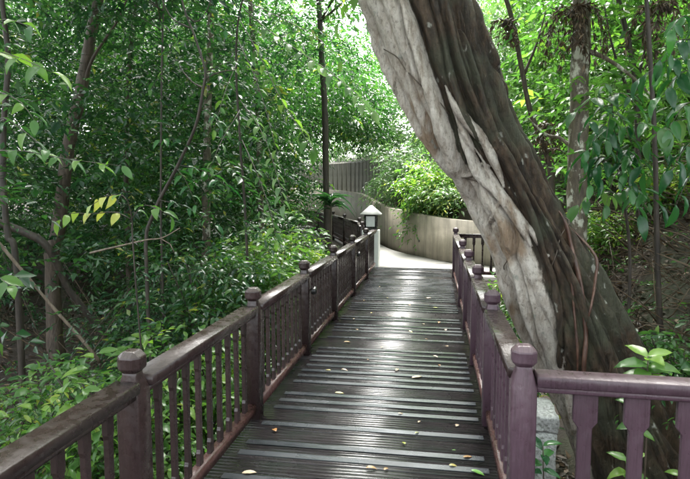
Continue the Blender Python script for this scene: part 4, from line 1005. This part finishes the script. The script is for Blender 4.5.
sh('bush', 'feathery bush at the far left edge behind the handrail', 18, 392, 3.1, .5, 30, .08, 'leaf_mid', 'bright', 45, .11, tint=.7, seed=2, ratio=.3)
sh('bush', 'bright bush behind the left railing between its two nearest posts', 178, 328, 4.3, .6, 36, .09, 'leaf_bright', 'bright', 60, .12, tint=.6, seed=3)
sh('bush', 'low bush with pale-edged leaves left of the leaning pole foot', 62, 362, 3.9, .5, 26, .085, 'leaf_mid', 'mid', 40, .11, tint=.7, seed=4)
sh('bush', 'small bright bush below the second post of the left railing', 216, 330, 4.6, .35, 20, .09, 'leaf_bright', 'bright', 40, .13, tint=.7, seed=5)
sh('broadleaf_shrub', 'shrub of shiny pale leaves directly behind the third left railing post', 284, 214, 7.8, .75, 56, .11, 'leaf_bright', 'pale', 120, .15, tint=.75, seed=6)
sh('broadleaf_shrub', 'dark green shrub behind the second post of the left railing', 250, 236, 6.6, .7, 46, .11, 'leaf_bright', 'bright', 80, .14, tint=.6, seed=7)
sh('broadleaf_shrub', 'light green shrub below the distant railing left of the lantern', 300, 236, 10.2, .7, 46, .12, 'leaf_bright', 'bright', 40, .13, tint=.7, seed=8)
sh('broadleaf_shrub', 'dusky shrub in the forest left of the shiny pale one', 205, 235, 6.0, .7, 46, .10, 'leaf_dark', 'glossy', 50, .12, tint=.6, seed=9)
sh('fern_bush', 'lacy dark bush in the shade behind the bare twig', 165, 262, 6.4, .8, 50, .09, 'leaf_dark', 'glossy', 30, .11, tint=.5, seed=10, ratio=.25)
sh('railing_plant', 'light green leafy plant between the right railing and the fig', 496, 262, 6.2, .3, 24, .09, 'leaf_bright', 'bright', 40, .12, tint=.8, seed=11)
sh('railing_plant', 'low green plant below the fig beside the middle of the right railing', 514, 292, 5.2, .26, 18, .08, 'leaf_mid', 'bright', 26, .10, tint=.7, seed=12)
sh('bank_shrub', 'lush yellow-green shrub on the bank above the curved wall', 436, 158, 15.0, 1.0, 60, .13, 'leaf_bright', 'bright', 40, .18, tint=.8, seed=13)
sh('bank_shrub', 'drooping pale shrub on the bank above the lantern', 400, 142, 17.6, .8, 60, .16, 'leaf_pale', 'pale', 40, .22, tint=.5, seed=14, ratio=.25, droop=.8)
sh('bank_shrub', 'soft pale undergrowth shrub on the bank next to the fig trunk', 462, 186, 14.0, .9, 60, .12, 'leaf_pale', 'pale', 40, .15, tint=.7, seed=15, ratio=.3)
sh('bank_shrub', 'leafy shrub spilling over the wall top right of the lantern roof', 428, 190, 14.6, .5, 36, .12, 'leaf_mid', 'mid', 30, .16, tint=.7, seed=16)
sh('hill_bush', 'bright bush on the slope right of the fig below the broad-leaved sapling', 606, 216, 8.6, .6, 34, .09, 'leaf_bright', 'bright', 50, .12, tint=.8, seed=17)
sh('hill_bush', 'yellow-green bush at the right edge of the slope', 684, 196, 8.2, .6, 34, .09, 'leaf_bright', 'bright', 50, .12, tint=.85, seed=18)
sh('hill_bush', 'low green bush on the slope behind the right railing seedling', 674, 330, 4.8, .45, 24, .08, 'leaf_mid', 'mid', 36, .11, tint=.6, seed=19)

def seedling(px, py, Y, n, ln, kind, label, droop=.2):
    p = at(px, py, Y); o = Vector((p.x, p.y + .05, hz(p.x, p.y + .05))); t = thing('seedling', label, 'plant', o)
    mb = MB(); P = smooth_path([o - Vector((0, 0, .05)), o.lerp(p, .6) + Vector((.02, 0, 0)), p], 10); tube(mb, [Vector(q) - o for q in P], [.007 - .004 * i / 9 for i in range(10)], 6); mb.build('stem', M['bark_brown'], t, True)
    for k in range(n):
        a_ = k * 2.4 + random.uniform(-.3, .3); u = k / max(1, n - 1); q = Vector(P[-1]) - Vector((0, 0, .16 * u))
        d = Vector((math.cos(a_), math.sin(a_), .55 - .75 * u - droop + random.gauss(0, .12)))
        put_leaf(t, kind, q, d, Vector((random.gauss(0, .2), -.55 + random.gauss(0, .2), 1)), ln * (.55 + .55 * math.sin(math.pi * (.2 + .7 * u))) * random.uniform(.85, 1.15), o)
seedling(648, 356, 3.0, 15, .15, 'bright', 'seedling with broad bright green leaves standing behind the right handrail')
seedling(628, 458, 3.05, 9, .12, 'bright', 'short green seedling between two notched balusters below the fig')
seedling(636, 402, 2.8, 7, .10, 'bright', 'small seedling whose leaf shows just under the right handrail')
seedling(543, 446, 3.0, 7, .13, 'glossy', 'dark lance-leaved seedling at the foot of the right corner post', .0)
seedling(682, 470, 3.2, 5, .10, 'mid', 'seedling low at the right edge behind the notched balusters')

# ------------------------------------------------------------------ masses of foliage
def corridor_ok(C, pad=0.0):
    x, y, z = C[:, 0], C[:, 1], C[:, 2]
    inside = (x > -1.95 - pad) & (x < 1.0 + pad) & (y < 13.5) & (z < 5.2)
    dp, _ = seg_dist(C[:, :2], PATH_C); inside |= (dp < 1.3 + pad) & (z < 3.6) & (y > 11)
    inside |= (x > -1) & (x < 4) & (y > 10.2) & (y < 12.5) & (z < 2.2)
    return ~inside
def near_fig(C):
    d = np.min(np.linalg.norm(C[:, None] - FP[None, ::12], axis=2), axis=1); return d < 1.0

# left forest
n = 6300
x = rng.uniform(-15, -2.3, n); y = rng.uniform(2.6, 27, n); hgt = height(x, y)
z = hgt + .2 + rng.beta(1.2, 1.3, n) * np.where(y > 12, np.where(x < -4.5, 9.6, 6.5), 8.6)
C = np.stack([x, y, z], 1); dist = np.hypot(x, y)
vis = np.array([(p - np.array([0, 0, EYE])) @ np.array(CF) for p in C])
keep = corridor_ok(C, .35) & (dist > 4.6) & (vis > 2) & ~((y > 6) & (x > -1.9 - .17 * (y - 4)) & (z < 4.0))
# open shadowy understorey close to the ground
low = (z - hgt < 1.7) & (y < 9) & (rng.random(n) < .72)
# keep the gaps round the seen trunks
pxl = 345 + 550 * ((C - np.array([0, 0, EYE])) @ np.array(CR)) / np.maximum(vis, .1)
inframe = (pxl > -160) & (pxl < 520)
keep &= ~low & inframe
near_gap = (dist < 6.5) & (rng.random(n) < .45); keep &= ~near_gap
C = C[keep]; dist = dist[keep]
mbd, mbm = MB(), MB()
shade = np.clip(.36 + .05 * (C[:, 2] - 2) * .6 + .012 * (dist - 6), .2, .8) * 1.0
tn = .45 + rng.normal(0, .14, len(C))
sel = (dist > 13) | (rng.random(len(C)) < .16)
ll = np.minimum((.088 + .0048 * dist) * rng.uniform(.65, 1.35, len(C)), .08 + .006 * dist)
sp = rng.integers(0, 4, len(C))
for q_, (rt_, ls_, k_, lm_, dr_) in enumerate(((.48, .42, 9, 1.0, .35), (.36, .55, 13, .8, .55), (.54, .40, 8, 1.15, .30), (.42, .36, 10, .75, .2))):
    a_ = ~sel & (sp == q_); clumps(mbd, C[a_], rng.uniform(.35, .75, a_.sum()), 8, k_, ll[a_] * lm_, Ls=ls_, tint=tn[a_] + (.0, -.05, .08, .12)[q_], twig=.0025, droop=dr_, ratio=rt_)
clumps(mbm, C[sel], rng.uniform(.45, .9, sel.sum()), 8, 9, ll[sel], Ls=.5, tint=tn[sel], droop=.4)
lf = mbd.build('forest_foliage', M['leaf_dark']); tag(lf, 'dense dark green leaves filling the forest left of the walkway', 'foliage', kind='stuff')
lf = mbm.build('far_forest_foliage', M['leaf_mid']); tag(lf, 'lighter green leaves deeper in the forest left of the walkway', 'foliage', kind='stuff')

# hillside behind the wall
n = 2300
x = rng.uniform(-15, 13, n); y = rng.uniform(13.5, 36, n); hgt = height(x, y)
dw, sw = seg_dist(np.stack([x, y], 1), WL)
C = np.stack([x, y, hgt + .25 + rng.beta(.9, 1.7, n) * 8.0], 1); keep = (sw < 0) & (dw > .6) & corridor_ok(C, .2)
dwk = dw[keep]; C = C[keep]; keep2 = ~((dwk < 3.2) & (C[:, 1] > 15.0) & (C[:, 0] < -.6)) & ~((dwk < 1.4) & (C[:, 2] > 2.4)); C = C[keep2]
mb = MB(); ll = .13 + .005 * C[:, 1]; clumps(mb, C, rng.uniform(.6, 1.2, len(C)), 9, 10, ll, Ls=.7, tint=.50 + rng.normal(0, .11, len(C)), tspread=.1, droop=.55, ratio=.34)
lf = mb.build('hillside_foliage', M['leaf_pale']); tag(lf, 'green leaves, coloured pale for the bright hazy light, covering the hillside beyond the curved wall', 'foliage', kind='stuff')  # pale leaf colour stands in for haze and strong light over the clearing

# right hillside
n = 2200
x = rng.uniform(1.9, 14, n); y = rng.uniform(5.2, 19, n); hgt = height(x, y); z = hgt + .15 + rng.beta(1.1, 1.5, n) * 7
C = np.stack([x, y, z], 1); keep = corridor_ok(C, .3) & ~near_fig(C)
low = (z - hgt < 1.7) & (x < 4.6) & (y < 9.5) & (rng.random(n) < .78); keep &= ~low & ~((np.hypot(x, y) < 6.6) & (rng.random(n) < .6))
C = C[keep]; mb = MB(); dist = np.hypot(C[:, 0], C[:, 1])
clumps(mb, C, rng.uniform(.35, .8, len(C)), 8, 8, (.09 + .006 * dist) * rng.uniform(.7, 1.4, len(C)), Ls=.45, tint=.48 + rng.normal(0, .13, len(C)), tspread=.1, droop=.4, twig=.0025)
lf = mb.build('slope_foliage', M['leaf_bright']); tag(lf, 'fresh green leaves covering the slope right of the fig', 'foliage', kind='stuff')

# unseen canopy, added overhead and behind the viewer only for its shade
n = 320
x = rng.uniform(-13, 12, n); y = rng.uniform(-7, 8, n); z = rng.uniform(6.2, 10.5, n); C = np.stack([x, y, z], 1)
C = C[(np.abs(x + .4) > 1.6) | (y < 5)]
mb = MB(); clumps(mb, C, 1.1, 12, 10, .2, Ls=.8, tint=.5, droop=.4)
lf = mb.build('shade_canopy_foliage', M['leaf_mid']); tag(lf, 'unseen forest leaf canopy added to shade the near walkway', 'foliage', kind='stuff')

# leaf litter
def litter(name, label, x, y, n, size):
    z = height(x, y) + .012; mb = MB()
    leaves(mb, np.stack([x, y, z], 1), np.stack([rng.normal(0, 1, n), rng.normal(0, 1, n), rng.normal(0, .18, n)], 1), np.stack([rng.normal(0, .25, n), rng.normal(0, .25, n), np.ones(n)], 1), size * rng.uniform(.6, 1.3, n), size * .45, rng.uniform(0, 1, n) ** 1.4, T_LO)
    tag(mb.build(name, M['dead_leaf']), label, 'leaf litter', kind='stuff')
n = 9000; litter('leaf_litter', 'brown fallen leaves littering the forest floor left of the walkway', rng.uniform(-9, -1.4, n), rng.uniform(1, 14, n), n, .10)
n = 14000; litter('slope_litter', 'brown fallen leaves and debris covering the slope right of the fig', rng.uniform(.6, 7, n), rng.uniform(2.6, 10, n), n, .10)

# low green plants among the litter on the right slope
n = 260; x = rng.uniform(1.7, 6, n); y = rng.uniform(4.6, 10, n); C = np.stack([x, y, height(x, y) + rng.uniform(.04, .3, n)], 1)
mb = MB(); clumps(mb, C[~near_fig(C)], .14, 4, 7, .075, Ls=.22, tint=.55, droop=.3, twig=.002, tmpl=T_MID)
tag(mb.build('slope_ground_cover', M['leaf_mid']), 'scattered low green plants sprouting from the littered slope right of the fig', 'plants', kind='stuff')
n = 130; x = rng.uniform(-8, -1.7, n); y = rng.uniform(2.5, 12, n); C = np.stack([x, y, height(x, y) + rng.uniform(.04, .4, n)], 1)
mb = MB(); clumps(mb, C, .16, 4, 7, .08, Ls=.24, tint=.5, droop=.3, twig=.002, tmpl=T_MID)
tag(mb.build('forest_ground_cover', M['leaf_dark']), 'scattered low plants on the shaded forest floor left of the walkway', 'plants', kind='stuff')

# tangle of dead twigs on the right slope
mb = MB()
for i in range(1500):
    x_, y_ = random.uniform(1.7, 5.5), random.uniform(4.8, 9.5); g = hz(x_, y_); a_ = random.uniform(0, 6.28); l_ = random.uniform(.25, 1.1); e = random.uniform(-.1, .9)
    p0 = Vector((x_, y_, g + random.uniform(-.02, .25))); p2 = p0 + Vector((math.cos(a_), math.sin(a_) * .5, e * .8)) * l_; p1 = (p0 + p2) / 2 + Vector((random.gauss(0, .06), random.gauss(0, .06), random.gauss(.05, .06)))
    r_ = random.uniform(.003, .009); tube(mb, [p0, p1, p2], [r_, r_ * .8, r_ * .4], 4, random.uniform(.2, .9))
tag(mb.build('twig_tangle', M['dead_leaf']), 'tangle of dead brown twigs and stems on the slope right of the fig', 'twigs', kind='stuff')
mb = MB()
for i in range(160):
    x_, y_ = random.uniform(-8, -3.0), random.uniform(3, 10); g = hz(x_, y_); a_ = random.uniform(0, 6.28); l_ = random.uniform(.3, 1.4); e = random.uniform(0, 1.6)
    p0 = Vector((x_, y_, g)); p2 = p0 + Vector((math.cos(a_), math.sin(a_), e)) * l_; p1 = (p0 + p2) / 2 + Vector((random.gauss(0, .06), random.gauss(0, .06), random.gauss(.05, .06)))
    r_ = random.uniform(.003, .008); tube(mb, [p0, p1, p2], [r_, r_ * .8, r_ * .4], 4, random.uniform(0, .7))
tag(mb.build('twig_litter', M['dead_leaf']), 'dead twigs and thin dry stems on the shaded forest floor left of the walkway', 'twigs', kind='stuff')

# ------------------------------------------------------------------ fallen leaves on the deck
FL = {}
def fallen(px, py, ln, tint, label, rot, group=None, curl=None):
    d = ray(px, py); k = EYE / -d.z; p = Vector((0, 0, EYE)) + d * k
    key = (round(tint, 1), random.choice((.5, 1.6)))
    if key not in FL: FL[key] = leaf_mesh('fallen_leaf', 'fallen', .45, key[0], key[1])
    o = link('fallen_leaf', FL[key], None, (p.x, p.y, .012), (random.uniform(-.1, .1), random.uniform(-.06, .04), rot), (ln * .85, ln * random.uniform(.7, 1.0), ln * random.uniform(.35, .7)))
    tag(o, label, 'leaf', group or 'fallen leaves on the deck')
for a_ in [(276, 433, .075, .3, 'orange-brown curled leaf near the left railing foot in the near deck', 2.2), (242, 475, .10, .7, 'long pale pinkish leaf at the left bottom corner of the deck', .3), (412, 379, .12, .7, 'slim pale leaf lying slantwise in the middle of the deck', .6),
           (396, 372, .10, .7, 'pale crumpled leaf just beyond the slim pale one', 1.4), (366, 470, .08, .5, 'tan leaf at the bottom centre of the deck', .2), (384, 472, .05, .4, 'small brown leaf right of the tan leaf at the bottom centre', 1.0), (463, 459, .075, .4, 'orange leaf near the right deck edge at the bottom', .4),
           (471, 472, .10, 1.0, 'green leaf at the bottom right of the deck', -.5), (449, 467, .06, .8, 'yellowish leaf between the orange and the tan leaves at the bottom right', .1), (456, 428, .06, .7, 'pale leaf fragment on the right side of the near deck', 1.2), (415, 435, .045, .9, 'yellow-green leaf in the middle of the near deck', .8),
           (405, 446, .05, .9, 'small yellow leaf just below the yellow-green one', 2.0), (335, 394, .085, .8, 'cream leaf on the left half of the deck', .1), (398, 415, .05, .7, 'tan leaf above the yellow-green one in mid deck', .3), (418, 424, .04, .6, 'pale chip of leaf between strips in the right middle deck', 1.1),
           (344, 343, .09, .5, 'brown leaf on the left of the middle deck', .5), (440, 367, .05, .3, 'small dark orange leaf right of the slim pale one', 1.9), (452, 452, .03, 1.0, 'tiny green scrap near the orange leaf', .2)]:
    fallen(*a_)
for px, py in ((427, 299), (364, 300), (425, 298), (386, 300), (390, 317), (404, 318), (438, 324), (375, 312), (352, 318), (356, 332), (410, 305), (422, 325), (395, 305), (379, 349), (424, 341), (447, 347), (432, 356), (366, 361), (343, 372), (447, 331), (416, 292), (400, 287), (440, 310), (330, 372), (378, 288), (408, 333)):
    fallen(px + random.uniform(-3, 3), py + random.uniform(-1.5, 1.5), random.uniform(.04, .09), random.choice((.3, .5, .6, .7, .7, .8, .9)), 'small pale leaf scrap scattered on the far half of the wet deck', random.uniform(0, 6.28), 'small leaf scraps on the far deck')
